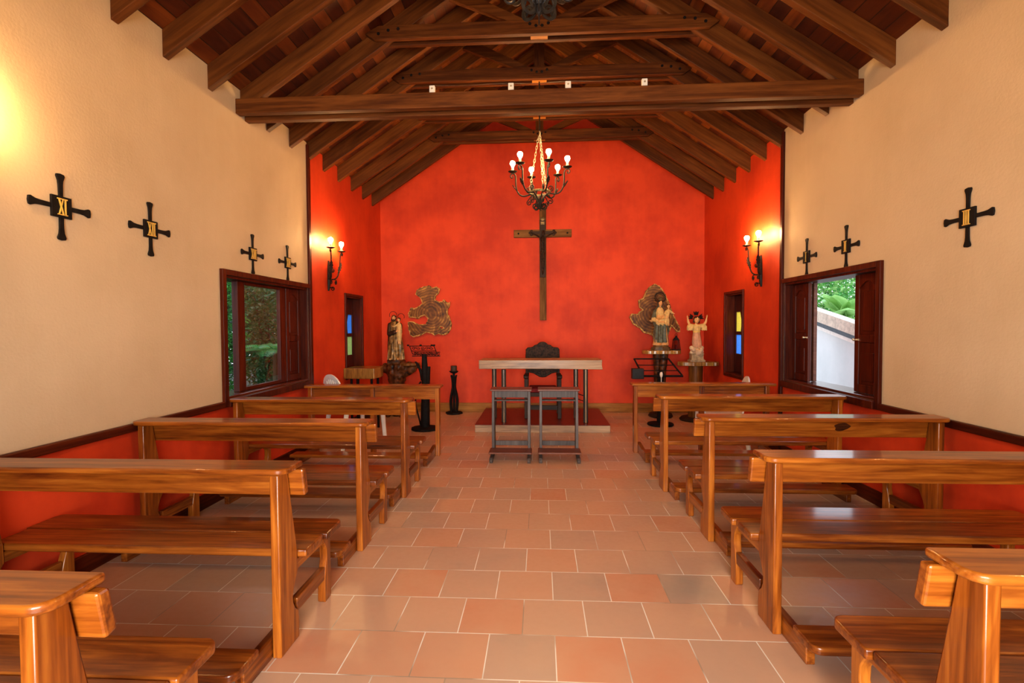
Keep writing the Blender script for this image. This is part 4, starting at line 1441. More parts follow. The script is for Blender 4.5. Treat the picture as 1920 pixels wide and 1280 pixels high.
# ------------------------------------------------------------------ statues
def head(parent, c, h, tilt=0.0, turn=0.0, child=False, beard=False, hairlen=0.5):
    """painted head of height h at centre c facing -y; returns the skin mesh"""
    R = rotz(turn) @ roty(tilt)
    C_ = Vector(c)
    P = lambda x, y, z: C_ + R @ Vector((x * h, y * h, z * h))
    b = MB()
    wd = 0.40 if child else 0.36
    b.ball(P(0, 0.02, 0.06), (wd * h, 0.43 * h, 0.44 * h), 14, 10, 0, R)
    b.ball(P(0, -0.08, -0.22), (0.26 * h, 0.30 * h, 0.27 * h), 12, 8, 0, R)
    b.limb(P(0, 0.06, -0.30), P(0, 0.10, -0.62), 0.17 * h, 0.19 * h)
    b.limb(P(0, -0.37, 0.03), P(0, -0.42, -0.10), 0.035 * h, 0.055 * h)
    for s in (-1, 1):
        b.ball(P(s * wd * 0.98, 0.05, -0.03), (0.04 * h, 0.07 * h, 0.10 * h), 8, 6, 0, R)
    sk = b.build('head', 'skin', parent, remesh=h * 0.035, smoothing=2)
    e = MB()
    for s in (-1, 1):
        e.ball(P(s * 0.155, -0.375, 0.03), (0.055 * h, 0.03 * h, 0.028 * h), 8, 6, 0, R)
        e.limb(P(s * 0.23, -0.36, 0.13), P(s * 0.09, -0.40, 0.125), 0.014 * h, 0.018 * h, 0, 6)
    e.build('eyes', 'eye', sk, smooth=60)
    MB().ball(P(0, -0.355, -0.215), (0.085 * h, 0.03 * h, 0.028 * h), 8, 6, 0, R).build('mouth', 'lip', sk, smooth=60)
    hb = MB()
    hb.ball(P(0, 0.10, 0.16), ((wd + 0.05) * h, 0.43 * h, 0.40 * h), 14, 10, 0, R)
    for s in (-1, 1):
        hb.limb(P(s * (wd - 0.02), 0.02, 0.10), P(s * (wd - 0.02), 0.12, -hairlen), 0.12 * h, 0.10 * h)
        hb.ball(P(s * 0.20, -0.24, 0.33), (0.16 * h, 0.14 * h, 0.12 * h), 10, 8, 0, R)
    hb.limb(P(0, 0.26, 0.0), P(0, 0.26, -hairlen), 0.25 * h, 0.20 * h)
    hb.build('hair', 'hair', sk, remesh=h * 0.045, smoothing=1)
    if beard:
        q = MB()
        q.ball(P(0, -0.22, -0.38), (0.24 * h, 0.20 * h, 0.22 * h), 12, 8, 0, R)
        q.ball(P(0, -0.38, -0.165), (0.13 * h, 0.05 * h, 0.035 * h), 10, 6, 0, R)
        for s in (-1, 1):
            q.limb(P(s * 0.26, -0.06, -0.10), P(s * 0.18, -0.18, -0.34), 0.08 * h, 0.10 * h)
        q.build('beard', 'hair', sk, remesh=h * 0.045, smoothing=1)
    return sk


def hand(b, p, d, up, L, curl=0.5, mi=0):
    """palm at p pointing along d, four unequal bent fingers and a thumb off the side"""
    p, d, up = Vector(p), Vector(d).normalized(), Vector(up).normalized()
    sd = d.cross(up).normalized()
    b.limb(p - d * L * 0.15, p + d * L * 0.38, L * 0.20, L * 0.23, mi, 8)
    for i, (off, ln) in enumerate(((-0.19, 0.40), (-0.065, 0.48), (0.065, 0.45), (0.19, 0.34))):
        a = p + d * L * 0.45 + sd * L * off
        m = a + d * L * ln * 0.55 + up * L * ln * 0.10 * curl
        e = m + d * L * ln * (0.5 - 0.3 * curl) + up * L * ln * 0.45 * curl
        b.limb(a, m, L * 0.062, L * 0.056, mi, 6)
        b.limb(m, e, L * 0.056, L * 0.045, mi, 6)
    a = p + d * L * 0.08 - sd * L * 0.19
    m = a + d * L * 0.22 - sd * L * 0.16
    b.limb(a, m, L * 0.075, L * 0.065, mi, 6)
    b.limb(m, m + d * L * 0.20 + up * L * 0.06, L * 0.065, L * 0.05, mi, 6)


# woman with a child, on the right shelf
t = thing('shelf_pedestal', 'dark trunk pedestal with a thick live-edge top, carrying the crowned statue', 'pedestal', (1.965, 8.36, 0))
top = [(-0.30, -0.08), (-0.25, -0.19), (-0.10, -0.22), (0.08, -0.20), (0.22, -0.22), (0.29, -0.13), (0.28, 0.08), (0.20, 0.22), (0.02, 0.25), (-0.18, 0.22), (-0.28, 0.12)]
MB().prism(jitter(top, 0.006, 4), 2, 1.040, 1.096).build('live_edge_top', 'slab_gold', t, bevel=0.006)
tr = MB()
for k in range(3):
    a = k * 2.1 + 0.4
    tr.tube([(0.045 * math.cos(a), 0.045 * math.sin(a), 0.06), (0.05 * math.cos(a + 0.3), 0.05 * math.sin(a + 0.3), 0.4), (0.045 * math.cos(a + 0.5), 0.045 * math.sin(a + 0.5), 0.75), (0.06 * math.cos(a + 0.8), 0.06 * math.sin(a + 0.8), 1.04)], [0.075, 0.06, 0.06, 0.075], 10)
tr.build('trunk', 'root', t, smooth=50)
MB().lathe([(0.17, 0.0), (0.20, 0.02), (0.18, 0.06), (0.06, 0.08)], (0, 0, 0), 14).build('foot_disc', 'dark_x', t, smooth=35)

t = thing('woman_statue', 'painted statue of a crowned woman in a blue-green mantle carrying a child', 'statue', (1.962, 8.34, 1.096))
MB().lathe([(0.165, 0.0), (0.165, 0.022), (0.150, 0.026), (0.150, 0.050), (0.128, 0.058), (0.120, 0.082)], (0, 0, 0), 8, 0, 1.0, 0.78).build('plinth', 'plinth', t)
MB().loft([(0.082, -0.005, 0, 0.115, 0.080, 0.190), (0.13, 0, 0, 0.105, 0.075, 0.228), (0.28, 0.002, 0, 0.090, 0.066, 0.171), (0.45, -0.002, 0, 0.078, 0.060, 0.095), (0.58, -0.012, 0, 0.078, 0.055, 0.076), (0.655, -0.018, 0, 0.062, 0.045, 0.057), (0.70, -0.016, 0, 0.025, 0.025, 0.000)], 44, 0, 10).build('dress', 'peach', t, smooth=70)
mn = MB()
mn.loft([(0.125, 0.0, -0.004, 0.110, 0.086, 0.152), (0.20, -0.004, -0.004, 0.106, 0.084, 0.209), (0.33, -0.004, -0.003, 0.100, 0.078, 0.190), (0.45, -0.004, -0.002, 0.092, 0.072, 0.152), (0.475, -0.004, 0.0, 0.07, 0.055, 0.095)], 44, 0, 7, 1.1)
mn.loft([(0.40, -0.010, 0.030, 0.105, 0.045, 0.095), (0.55, -0.018, 0.028, 0.108, 0.045, 0.095), (0.66, -0.018, 0.022, 0.082, 0.040, 0.076), (0.72, -0.014, 0.022, 0.045, 0.032, 0.000), (0.80, -0.010, 0.024, 0.040, 0.032, 0.000), (0.835, -0.008, 0.015, 0.012, 0.012, 0.000)], 36, 0, 8, 2.0)
mn.limb((-0.085, 0.01, 0.645), (-0.125, -0.012, 0.50), 0.036, 0.042)
mn.limb((0.055, 0.02, 0.60), (0.105, 0.01, 0.33), 0.030, 0.036)
mn.limb((0.105, 0.01, 0.33), (0.112, 0.0, 0.26), 0.036, 0.010)
mn.build('mantle', 'mantle', t, remesh=0.005, smoothing=2)
sl = MB()
sl.limb((-0.120, -0.015, 0.505), (-0.085, -0.075, 0.475), 0.044, 0.030)
sl.limb((-0.085, -0.075, 0.475), (0.03, -0.082, 0.49), 0.018, 0.022)
sl.limb((0.03, -0.082, 0.49), (0.095, -0.055, 0.475), 0.024, 0.028)
for q in range(9):
    x0 = -0.095 + 0.021 * q
    sl.limb((x0, -0.082, 0.487), (x0 + 0.006, -0.078, 0.425 - 0.012 * (q % 3)), 0.013, 0.008)
sl.limb((-0.125, -0.02, 0.495), (-0.160, -0.03, 0.470), 0.030, 0.016)
sl.limb((0.06, -0.075, 0.47), (0.075, -0.06, 0.42), 0.026, 0.020)
sl.build('gathered_cloth', 'cream_cloth', t, remesh=0.005, smoothing=2)
hd = MB()
hand(hd, (-0.150, -0.035, 0.478), (-0.9, -0.35, 0.1), (0, 0, 1), 0.062, 0.4)
hand(hd, (0.055, -0.105, 0.515), (0.5, -0.2, 0.6), (0, -1, 0), 0.058, 0.7)
hd.build('hands', 'skin', t, remesh=0.0032, smoothing=1)
MB().loft([(0.56, -0.016, -0.036, 0.058, 0.030, 0.114), (0.62, -0.018, -0.032, 0.060, 0.028, 0.095), (0.685, -0.016, -0.020, 0.036, 0.022, 0.000)], 28, 0, 8).build('bodice', 'cream_cloth', t, smooth=60)
vd = MB()
for q in range(7):
    x0 = -0.075 + 0.020 * q
    vd.limb((x0, -0.060 - 0.006 * (q % 2), 0.515), (x0 + 0.03, -0.045, 0.60), 0.012, 0.010)
    vd.limb((x0 - 0.01, -0.085, 0.50 - 0.008 * (q % 3)), (x0 + 0.025, -0.090, 0.445 + 0.008 * (q % 2)), 0.013, 0.009)
vd.build('folded_sash', 'peach', t, remesh=0.005, smoothing=1)
head(t, (-0.010, -0.005, 0.765), 0.095, 0.06, 0.10, hairlen=0.75)
hl = MB()
R0 = 0.078
hc = Vector((-0.002, 0.045, 0.855))
hl.tube([hc + Vector((R0 * math.cos(2 * PI * q / 40), 0, R0 * math.sin(2 * PI * q / 40))) for q in range(40)], 0.0075, 6, closed=True)
hl.tube([hc + Vector((0.056 * math.cos(2 * PI * q / 32), 0, 0.056 * math.sin(2 * PI * q / 32))) for q in range(32)], 0.005, 6, closed=True)
for q in range(22):
    a = -0.6 + (PI + 1.2) * q / 21
    d = Vector((math.cos(a), 0, math.sin(a)))
    hl.tube([hc + d * R0, hc + d * (R0 + 0.016), hc + d * (R0 + 0.028)], [0.006, 0.008, 0.002], 6)
hl.build('halo_crown', 'iron', t, smooth=60)
MB().lathe([(0.034, 0), (0.040, 0.012), (0.046, 0.032), (0.030, 0.046), (0.006, 0.05)], (-0.008, 0.0, 0.808), 14).build('crown', 'bronze', t, smooth=40)
cb = MB()
cb.loft([(0.47, 0.055, -0.070, 0.036, 0.036, 0.152), (0.56, 0.078, -0.062, 0.040, 0.036, 0.114), (0.63, 0.098, -0.052, 0.036, 0.030, 0.057), (0.665, 0.104, -0.048, 0.016, 0.016, 0.000)], 30, 0, 7)
cb.limb((0.125, -0.052, 0.635), (0.165, -0.062, 0.605), 0.020, 0.018)
cb.limb((0.072, -0.062, 0.63), (0.045, -0.085, 0.585), 0.020, 0.018)
cb.limb((0.060, -0.088, 0.50), (0.050, -0.10, 0.455), 0.024, 0.018)
cb.limb((0.090, -0.080, 0.50), (0.098, -0.09, 0.43), 0.024, 0.018)
ch_ = cb.build('child_figure', 'cream_cloth', t, remesh=0.005, smoothing=2)
hh = MB()
hand(hh, (0.176, -0.066, 0.598), (0.8, -0.3, -0.3), (0, 0, 1), 0.040, 0.4)
hand(hh, (0.038, -0.092, 0.575), (-0.6, -0.5, -0.3), (0, 0, 1), 0.040, 0.5)
for x, z in ((0.050, 0.440), (0.098, 0.418)):
    hh.limb((x, -0.10, z), (x - 0.004, -0.125, z - 0.012), 0.014, 0.011)
hh.build('child_hands_and_feet', 'skin', ch_, remesh=0.003, smoothing=1)
head(ch_, (0.108, -0.052, 0.712), 0.070, -0.10, -0.1, child=True, hairlen=0.25)

t = thing('lantern', 'small dark metal lantern with glass sides beside the crowned statue', 'lantern', (2.205, 8.33, 1.096))
b = MB().box(-0.062, 0.062, -0.062, 0.062, 0.0, 0.014)
for sx in (-1, 1):
    for sy in (-1, 1):
        b.tube([(sx * 0.055, sy * 0.055, 0.012), (sx * 0.038, sy * 0.038, 0.165)], 0.005, 6)
b.prism([(-0.048, 0.160), (0.048, 0.160), (0.016, 0.205), (-0.016, 0.205)], 1, -0.045, 0.045)
b.lathe([(0.018, 0.200), (0.022, 0.215), (0.010, 0.235)], (0, 0, 0), 12)
b.tube([(0.018 * math.cos(2 * PI * q / 16), 0, 0.248 + 0.018 * math.sin(2 * PI * q / 16)) for q in range(16)], 0.0035, 6, closed=True)
b.build('lantern_frame', 'iron_matte', t, bevel=0.002)
g = MB()
for sgn in (-1, 1):
    g._add([(sgn * 0.052, -0.05, 0.016), (sgn * 0.052, 0.05, 0.016), (sgn * 0.037, 0.036, 0.160), (sgn * 0.037, -0.036, 0.160)], [(0, 1, 2, 3)])
    g._add([(-0.05, sgn * 0.052, 0.016), (0.05, sgn * 0.052, 0.016), (0.036, sgn * 0.037, 0.160), (-0.036, sgn * 0.037, 0.160)], [(0, 1, 2, 3)])
g.build('glass_sides', 'lantern_glass', t, fix=False)
MB().lathe([(0.020, 0.014), (0.020, 0.085), (0.004, 0.088)], (0, 0, 0), 14).build('candle', 'cushion', t, smooth=40)

# child statue with raised arms
t = thing('shelf_pedestal', 'brown log pedestal with a pale live-edge slab, carrying the statue with raised arms', 'pedestal', (2.445, 8.08, 0))
top = [(-0.30, -0.06), (-0.24, -0.15), (-0.08, -0.19), (0.10, -0.17), (0.26, -0.18), (0.325, -0.10), (0.315, 0.10), (0.22, 0.20), (0.0, 0.22), (-0.20, 0.17)]
MB().prism(jitter(top, 0.007, 6), 2, 0.868, 0.928).build('live_edge_top', 'slab_gold', t, bevel=0.006)
MB().lathe([(0.115, 0.05), (0.105, 0.3), (0.102, 0.6), (0.112, 0.868)], (0, 0, 0), 18, 0, 1, 0.9).build('log', 'slab_face', t, smooth=50)
MB().lathe([(0.24, 0.0), (0.25, 0.02), (0.22, 0.05), (0.10, 0.055)], (0, 0, 0), 20).build('foot_disc', 'dark_x', t, smooth=35)

t = thing('child_statue', 'painted statue of a child with both arms raised, standing on a pale cloud', 'statue', (2.448, 8.06, 0.928))
pb = MB().box(-0.115, 0.115, -0.085, 0.085, 0.0, 0.028)
pb.box(-0.100, 0.100, -0.075, 0.075, 0.028, 0.045)
pb.box(-0.090, 0.090, -0.068, 0.068, 0.045, 0.118)
pb.box(-0.098, 0.098, -0.074, 0.074, 0.118, 0.132)
pb.build('plinth', 'grey_plinth', t, bevel=0.004)
cd = MB()
rnd = random.Random(5)
for q in range(22):
    a = rnd.uniform(0, 2 * PI)
    rr = rnd.uniform(0.02, 0.085)
    cd.ball((rr * math.cos(a), rr * 0.75 * math.sin(a), 0.155 + rnd.uniform(-0.02, 0.05)), rnd.uniform(0.028, 0.042), 10, 8)
for sx in (-1, 1):
    cd.ball((sx * 0.078, -0.01, 0.215), 0.036, 10, 8)
    cd.ball((sx * 0.058, -0.05, 0.185), 0.034, 10, 8)
cd.build('cloud', 'cloud', t, remesh=0.006, smoothing=2)
MB().loft([(0.225, 0.008, -0.012, 0.062, 0.050, 0.228), (0.30, 0.004, -0.010, 0.068, 0.054, 0.228), (0.38, 0.0, -0.008, 0.063, 0.050, 0.152), (0.45, 0, -0.006, 0.052, 0.042, 0.095), (0.475, 0, -0.005, 0.050, 0.040, 0.057)], 40, 0, 8).build('sash_skirt', 'pink_cloth', t, smooth=70)
bd = MB()
bd.loft([(0.44, 0, -0.005, 0.050, 0.040, 0.076), (0.50, 0, -0.004, 0.058, 0.042, 0.095), (0.555, 0, -0.003, 0.062, 0.042, 0.057), (0.585, 0, 0, 0.035, 0.030, 0.000)], 32, 0, 9)
for sx in (-1, 1):
    bd.limb((sx * 0.052, -0.003, 0.555), (sx * 0.105, -0.012, 0.560), 0.034, 0.040)
    bd.limb((sx * 0.105, -0.012, 0.560), (sx * 0.122, -0.014, 0.548), 0.040, 0.030)
for sx in (-1, 1):
    for q in range(5):
        xx = sx * (0.075 + 0.015 * q)
        bd.limb((xx, -0.035, 0.55), (xx + sx * 0.004, -0.040, 0.492 + 0.010 * (q % 2)), 0.014, 0.009)
        bd.limb((xx, 0.012, 0.55), (xx + sx * 0.004, 0.014, 0.500), 0.014, 0.009)
bd.build('tunic', 'cream_cloth', t, remesh=0.005, smoothing=2)
MB().loft([(0.462, 0, -0.006, 0.056, 0.046, 0.02), (0.478, 0, -0.006, 0.058, 0.047, 0.02)], 30, 0, 6).build('belt', 'gold', t, smooth=50)
ar = MB()
for sx in (-1, 1):
    ar.limb((sx * 0.105, -0.014, 0.565), (sx * 0.135, -0.02, 0.625), 0.022, 0.019)
    ar.limb((sx * 0.135, -0.02, 0.625), (sx * 0.142, -0.025, 0.668), 0.019, 0.014)
    hand(ar, (sx * 0.146, -0.026, 0.685), (sx * 0.22, -0.1, 1), (-sx * 0.9, -0.4, 0.2), 0.052, 0.25)
    ar.limb((sx * 0.025, -0.02, 0.24), (sx * 0.022 + 0.006, -0.03, 0.195), 0.022, 0.017)
    ar.limb((sx * 0.022 + 0.006, -0.03, 0.195), (sx * 0.024 + 0.006, -0.062, 0.190), 0.017, 0.013)
ar.build('arms_and_feet', 'skin', t, remesh=0.0032, smoothing=1)
hh = head(t, (0, -0.008, 0.655), 0.110, 0.08, 0.0, child=True, hairlen=0.38)
for ang, nm in ((0.0, 'top'), (1.25, 'side'), (-1.25, 'side')):
    c = Vector((0, 0.03, 0.675))
    d = Vector((math.sin(ang), 0, math.cos(ang)))
    w = Vector((d.z, 0, -d.x))
    b = MB()
    for q in range(5):
        o_ = (q - 2) * 0.17
        dd = (d + w * o_).normalized()
        b.tube([c + dd * 0.055, c + dd * 0.085, c + dd * (0.118 if q % 2 == 0 else 0.108)], [0.008, 0.0095, 0.006], 6)
    b.build('ray_crest', 'iron_matte', t, smooth=60)

# robed man with a child, on the root table
t = thing('root_table', 'dark knotted root table with a flattened top, carrying the robed man statue', 'table', (-2.42, 8.36, 0))
rt = MB()
rnd = random.Random(11)
rt.limb((0.02, 0.0, 0.0), (0.01, 0.0, 0.62), 0.10, 0.10, 0, 12)
for q in range(46):
    z = rnd.uniform(0.40, 0.87)
    a = rnd.uniform(0, 2 * PI)
    k = 0.06 + 0.15 * max(0.0, (z - 0.45) / 0.42)
    rr = rnd.uniform(0.028, 0.062)
    rt.ball((k * rnd.uniform(0.7, 1.1) * math.cos(a) + 0.01, k * 0.85 * rnd.uniform(0.7, 1.1) * math.sin(a), z), (rr, rr, rr * rnd.uniform(0.8, 1.5)), 8, 6)
for q in range(14):
    a = 2 * PI * q / 14
    rt.limb((0.05 * math.cos(a), 0.05 * math.sin(a), 0.50), (0.15 * math.cos(a + 0.4), 0.13 * math.sin(a + 0.4), 0.84), 0.06, 0.05, 0, 8)
for q in range(5):
    a = 2 * PI * q / 5 + 0.3
    rt.limb((0.05 * math.cos(a), 0.05 * math.sin(a), 0.2), (0.19 * math.cos(a), 0.19 * math.sin(a), 0.03), 0.08, 0.04, 0, 10)
rt.limb((0.08, -0.05, 0.77), (0.30, -0.08, 0.80), 0.09, 0.065, 0, 10)
rt.limb((0.15, -0.06, 0.72), (0.27, -0.09, 0.76), 0.07, 0.05, 0, 10)
rt.limb((0.20, -0.06, 0.80), (0.40, -0.05, 0.84), 0.06, 0.026, 0, 10)
rt.limb((-0.10, -0.02, 0.78), (-0.25, -0.05, 0.80), 0.08, 0.06, 0, 10)
rt.box(-0.13, 0.13, -0.11, 0.11, 0.80, 0.932)
rt.build('gnarled_root', 'root', t, remesh=0.010, smoothing=1)
tp = [(0.10, -0.17), (0.22, -0.20), (0.36, -0.14), (0.41, -0.03), (0.34, 0.10), (0.16, 0.14), (0.10, 0.02)]
MB().prism(jitter(tp, 0.006, 8), 2, 0.855, 0.895).build('side_ledge', 'slab_face', t, bevel=0.006)

t = thing('man_statue', 'painted statue of a bearded man in a gilded brown robe holding a child', 'statue', (-2.425, 8.33, 0.932))
MB().lathe([(0.15, 0), (0.15, 0.012), (0.135, 0.022)], (0, 0, 0), 16, 0, 1, 0.75).build('plinth', 'root', t, smooth=35)
MB().loft([(0.022, 0, 0, 0.132, 0.090, 0.209), (0.10, 0, 0, 0.122, 0.086, 0.228), (0.28, 0.0, 0, 0.108, 0.078, 0.209), (0.45, -0.002, 0, 0.098, 0.070, 0.133), (0.58, -0.01, 0, 0.092, 0.062, 0.076), (0.645, -0.015, 0, 0.070, 0.050, 0.038), (0.68, -0.016, 0, 0.030, 0.028, 0.000)], 48, 0, 12).build('robe', 'gilt', t, smooth=70)
ck = MB()
ck.loft([(0.03, -0.015, 0.025, 0.130, 0.078, 0.133), (0.25, -0.018, 0.026, 0.118, 0.072, 0.152), (0.45, -0.020, 0.024, 0.108, 0.066, 0.095), (0.60, -0.020, 0.020, 0.098, 0.056, 0.057), (0.66, -0.018, 0.018, 0.06, 0.040, 0.000)], 40, 0, 9, 0.7)
ck.limb((-0.09, 0.0, 0.60), (-0.085, -0.05, 0.45), 0.042, 0.045)
ck.limb((-0.085, -0.05, 0.45), (0.01, -0.085, 0.48), 0.042, 0.038)
ck.limb((0.075, 0.0, 0.60), (0.085, -0.04, 0.47), 0.040, 0.042)
ck.build('cloak', 'brown_robe', t, remesh=0.006, smoothing=2)
hb = MB()
hand(hb, (0.045, -0.095, 0.49), (0.8, 0.0, 0.35), (0, -1, 0.2), 0.06, 0.6)
hand(hb, (0.10, -0.06, 0.44), (0.5, -0.6, 0.3), (0, 0, 1), 0.06, 0.6)
for sx in (-1, 1):
    hb.limb((sx * 0.06, -0.07, 0.032), (sx * 0.068, -0.11, 0.030), 0.020, 0.015)
hb.build('hands_and_feet', 'skin', t, remesh=0.0035, smoothing=1)
head(t, (-0.020, -0.015, 0.715), 0.095, 0.12, 0.25, beard=True, hairlen=0.6)
cb = MB()
cb.loft([(0.34, 0.085, -0.070, 0.030, 0.026, 0.228), (0.42, 0.085, -0.070, 0.040, 0.034, 0.190), (0.52, 0.085, -0.062, 0.042, 0.036, 0.133), (0.60, 0.078, -0.052, 0.036, 0.030, 0.057), (0.635, 0.074, -0.048, 0.016, 0.016, 0.000)], 30, 0, 7)
cb.limb((0.055, -0.055, 0.605), (0.005, -0.075, 0.575), 0.018, 0.014)
cb.limb((0.100, -0.055, 0.600), (0.115, -0.08, 0.55), 0.019, 0.016)
cf = cb.build('child_figure', 'cream_cloth', t, remesh=0.005, smoothing=2)
hq = MB()
hand(hq, (-0.008, -0.08, 0.572), (-0.8, -0.3, 0.2), (0, 0, 1), 0.038, 0.4)
hand(hq, (0.117, -0.088, 0.538), (0.1, -0.6, -0.5), (0, -1, 0), 0.038, 0.5)
for sx, z in ((0.072, 0.325), (0.10, 0.315)):
    hq.limb((sx, -0.072, z + 0.02), (sx, -0.075, z - 0.03), 0.014, 0.012)
    hq.limb((sx, -0.075, z - 0.03), (sx, -0.098, z - 0.04), 0.012, 0.009)
hq.build('child_hands_and_feet', 'skin', cf, remesh=0.003, smoothing=1)
head(cf, (0.072, -0.048, 0.685), 0.068, -0.15, -0.4, child=True, hairlen=0.2)
for cx, cz, rr in ((-0.045, 0.765, 0.062), (0.090, 0.735, 0.055)):
    MB().tube([(cx + rr * math.cos(-0.5 + (PI + 1.0) * q / 24), 0.03, cz + rr * math.sin(-0.5 + (PI + 1.0) * q / 24)) for q in range(25)], 0.0045, 6).build('halo_ring', 'iron', t, smooth=60)

# slab bench table at the left wall
t = thing('slab_table', 'thick gold-streaked wooden slab table against the red left wall', 'table', (-2.52, 7.20, 0))
MB().prism([(-0.275, -0.20), (0.175, -0.22), (0.195, 0.02), (0.16, 0.24), (-0.275, 0.24)], 2, 0.765, 0.915).build('slab_top', 'slab_gold', t, bevel=0.010)
for x, y in ((-0.18, -0.15), (-0.09, -0.15), (0.11, -0.14), (0.10, 0.17), (-0.2, 0.17)):
    MB().tube([(x, y, 0.0), (x, y, 0.766)], 0.018, 10).build('leg', 'iron_matte', t, smooth=50)

# ------------------------------------------------------------------ lecterns and candle stand
t = thing('lectern', 'black iron lectern with an openwork top and branching trunk, left of the altar', 'lectern', (-1.685, 7.24, 0))
MB().lathe([(0.195, 0), (0.205, 0.012), (0.20, 0.032), (0.09, 0.045)], (0, 0, 0), 12).build('base', 'iron_matte', t, smooth=30)
MB().tube([(0, 0, 0.03), (0.005, 0, 0.30), (0.012, 0, 0.55), (0.004, 0, 0.80), (0.0, 0, 1.10)], [0.070, 0.066, 0.058, 0.050, 0.036], 12).build('trunk', 'iron_matte', t, smooth=50)
MB().tube([(0.025, 0, 0.45), (0.048, 0, 0.75), (0.062, 0, 0.92)], [0.028, 0.034, 0.026], 10).build('branch', 'iron_matte', t, smooth=50)
MB().tube([(-0.06, 0, 0.03), (-0.085, 0, 0.15), (-0.135, -0.01, 0.38), (-0.11, -0.01, 0.60), (-0.055, 0, 0.70)], [0.012] * 5, 8, sub=4).build('branch', 'iron_matte', t, smooth=60)
MB().tube([(-0.03, 0, 0.72), (-0.06, 0, 0.86), (-0.115, 0, 0.97), (-0.14, 0, 0.98)], [0.028, 0.022, 0.016, 0.010], 8, sub=4).build('branch', 'iron_matte', t, smooth=60)
b = MB()
tilt = lambda u, v: (u + v * -0.30, v * 0.18 + 0.0, 1.10 + v * 0.62)   # sloping book frame, leaning away to the left
for u in (-0.17, 0.19):
    b.tube([tilt(u, 0), tilt(u, 0.19)], 0.006, 6)
for v in (0.0, 0.075, 0.19):
    b.tube([tilt(-0.17, v), tilt(0.19, v)], 0.006, 6)
b.tube([(-0.175, -0.015, 1.075), (0.235, -0.015, 1.075)], 0.008, 6)
b.tube([(-0.155, -0.015, 1.13), (0.235, -0.015, 1.13)], 0.006, 6)
for q in range(9):
    cx = -0.13 + 0.042 * q
    b.tube([(cx + qx, -0.018, 1.104 + qz) for qx, qz in spiral(0, 0, 0.022, 0.006, q * 1.3, 1.25)], 0.0045, 6)
for q in range(5):
    pts = [tilt(-0.12 + 0.065 * q + qx, 0.135 + qz) for qx, qz in spiral(0, 0, 0.034, 0.008, q * 1.9, 1.3)]
    b.tube(pts, 0.0045, 6)
for u in (-0.185, 0.0, 0.165, 0.20):
    b.tube([tilt(u + qx, 0.205 + qz * 0.8) for qx, qz in spiral(0, 0, 0.020, 0.005, 0.5, 1.4)], 0.0055, 6)
b.build('openwork_top', 'iron_matte', t, smooth=60)

t = thing('candle_stand', 'black candle stand with four bowed legs and a dark candle, left of the platform', 'candle stand', (-1.488, 8.58, 0))
MB().lathe([(0.145, 0), (0.150, 0.012), (0.140, 0.030), (0.05, 0.04)], (0, 0, 0), 8).build('base', 'iron_matte', t, smooth=25)
for q in range(4):
    a = PI / 4 + q * PI / 2
    R = rotz(a)
    prof = [(0.060, 0.03), (0.074, 0.12), (0.078, 0.22), (0.060, 0.33), (0.030, 0.43), (0.026, 0.50), (0.040, 0.60), (0.064, 0.665)]
    MB().tube([R @ Vector((u, 0, z)) for u, z in prof], [0.016, 0.016, 0.016, 0.016, 0.018, 0.018, 0.014, 0.007], 8, sub=4).build('leg', 'iron_matte', t, smooth=60)
MB().tube([(0, 0, 0.03), (0, 0, 0.70)], 0.020, 8).build('stem', 'iron_matte', t, smooth=60)
MB().lathe([(0.02, 0.69), (0.055, 0.705), (0.075, 0.725), (0.078, 0.735), (0.05, 0.735)], (0, 0, 0), 16).build('drip_dish', 'iron_matte', t, smooth=40)
MB().lathe([(0.052, 0.735), (0.053, 0.82), (0.045, 0.826), (0.01, 0.82)], (0, 0, 0), 18).build('candle', simple('dark_brown_wax', (0.050, 0.030, 0.018), 0.6), t, smooth=40)

t = thing('lectern', 'black lectern with a slatted sloping tray and a small box at its left corner', 'lectern', (1.800, 7.66, 0))
MB().lathe([(0.185, 0), (0.195, 0.012), (0.19, 0.03), (0.06, 0.045)], (0, 0, 0), 20).build('base', 'iron_matte', t, smooth=30)
MB().tube([(0, 0, 0.03), (0, 0, 0.80)], [0.055, 0.05], 12).build('pole', 'iron_matte', t, smooth=50)
b = MB()


def tray(u, v):
    return (u - v * 0.12, 0.10 + v * 0.30 - 0.12, 0.745 + v * 0.235)


def traybar(p, q, r):
    b.tube([tray(*p), tray(*q)], r, 6)


traybar((-0.262, 0), (0.318, 0), 0.014)
traybar((-0.222, 1), (0.306, 1), 0.012)
traybar((-0.262, 0), (-0.222, 1), 0.013)
traybar((0.318, 0), (0.306, 1), 0.013)
for v in (0.3, 0.62):
    traybar((-0.25, v), (0.312, v), 0.008)
b.tube([(-0.27, -0.03, 0.738), (0.325, -0.03, 0.738)], 0.014, 6)
b.build('sloping_tray', 'iron_matte', t, smooth=40)
MB().box(-0.435, -0.262, -0.09, 0.02, 0.702, 0.858).build('small_box', 'black', t, bevel=0.008)
m_ = MB().tube([(-0.004, -0.06, 0.60), (-0.004, -0.062, 0.72)], 0.006, 8)
m_.lathe([(0.006, 0.72), (0.020, 0.745), (0.024, 0.775), (0.016, 0.80), (0.004, 0.806)], (-0.004, -0.062, 0), 12)
m_.build('mic_stick', 'white', t, smooth=50)  # white microphone stick at the lectern, gives no light


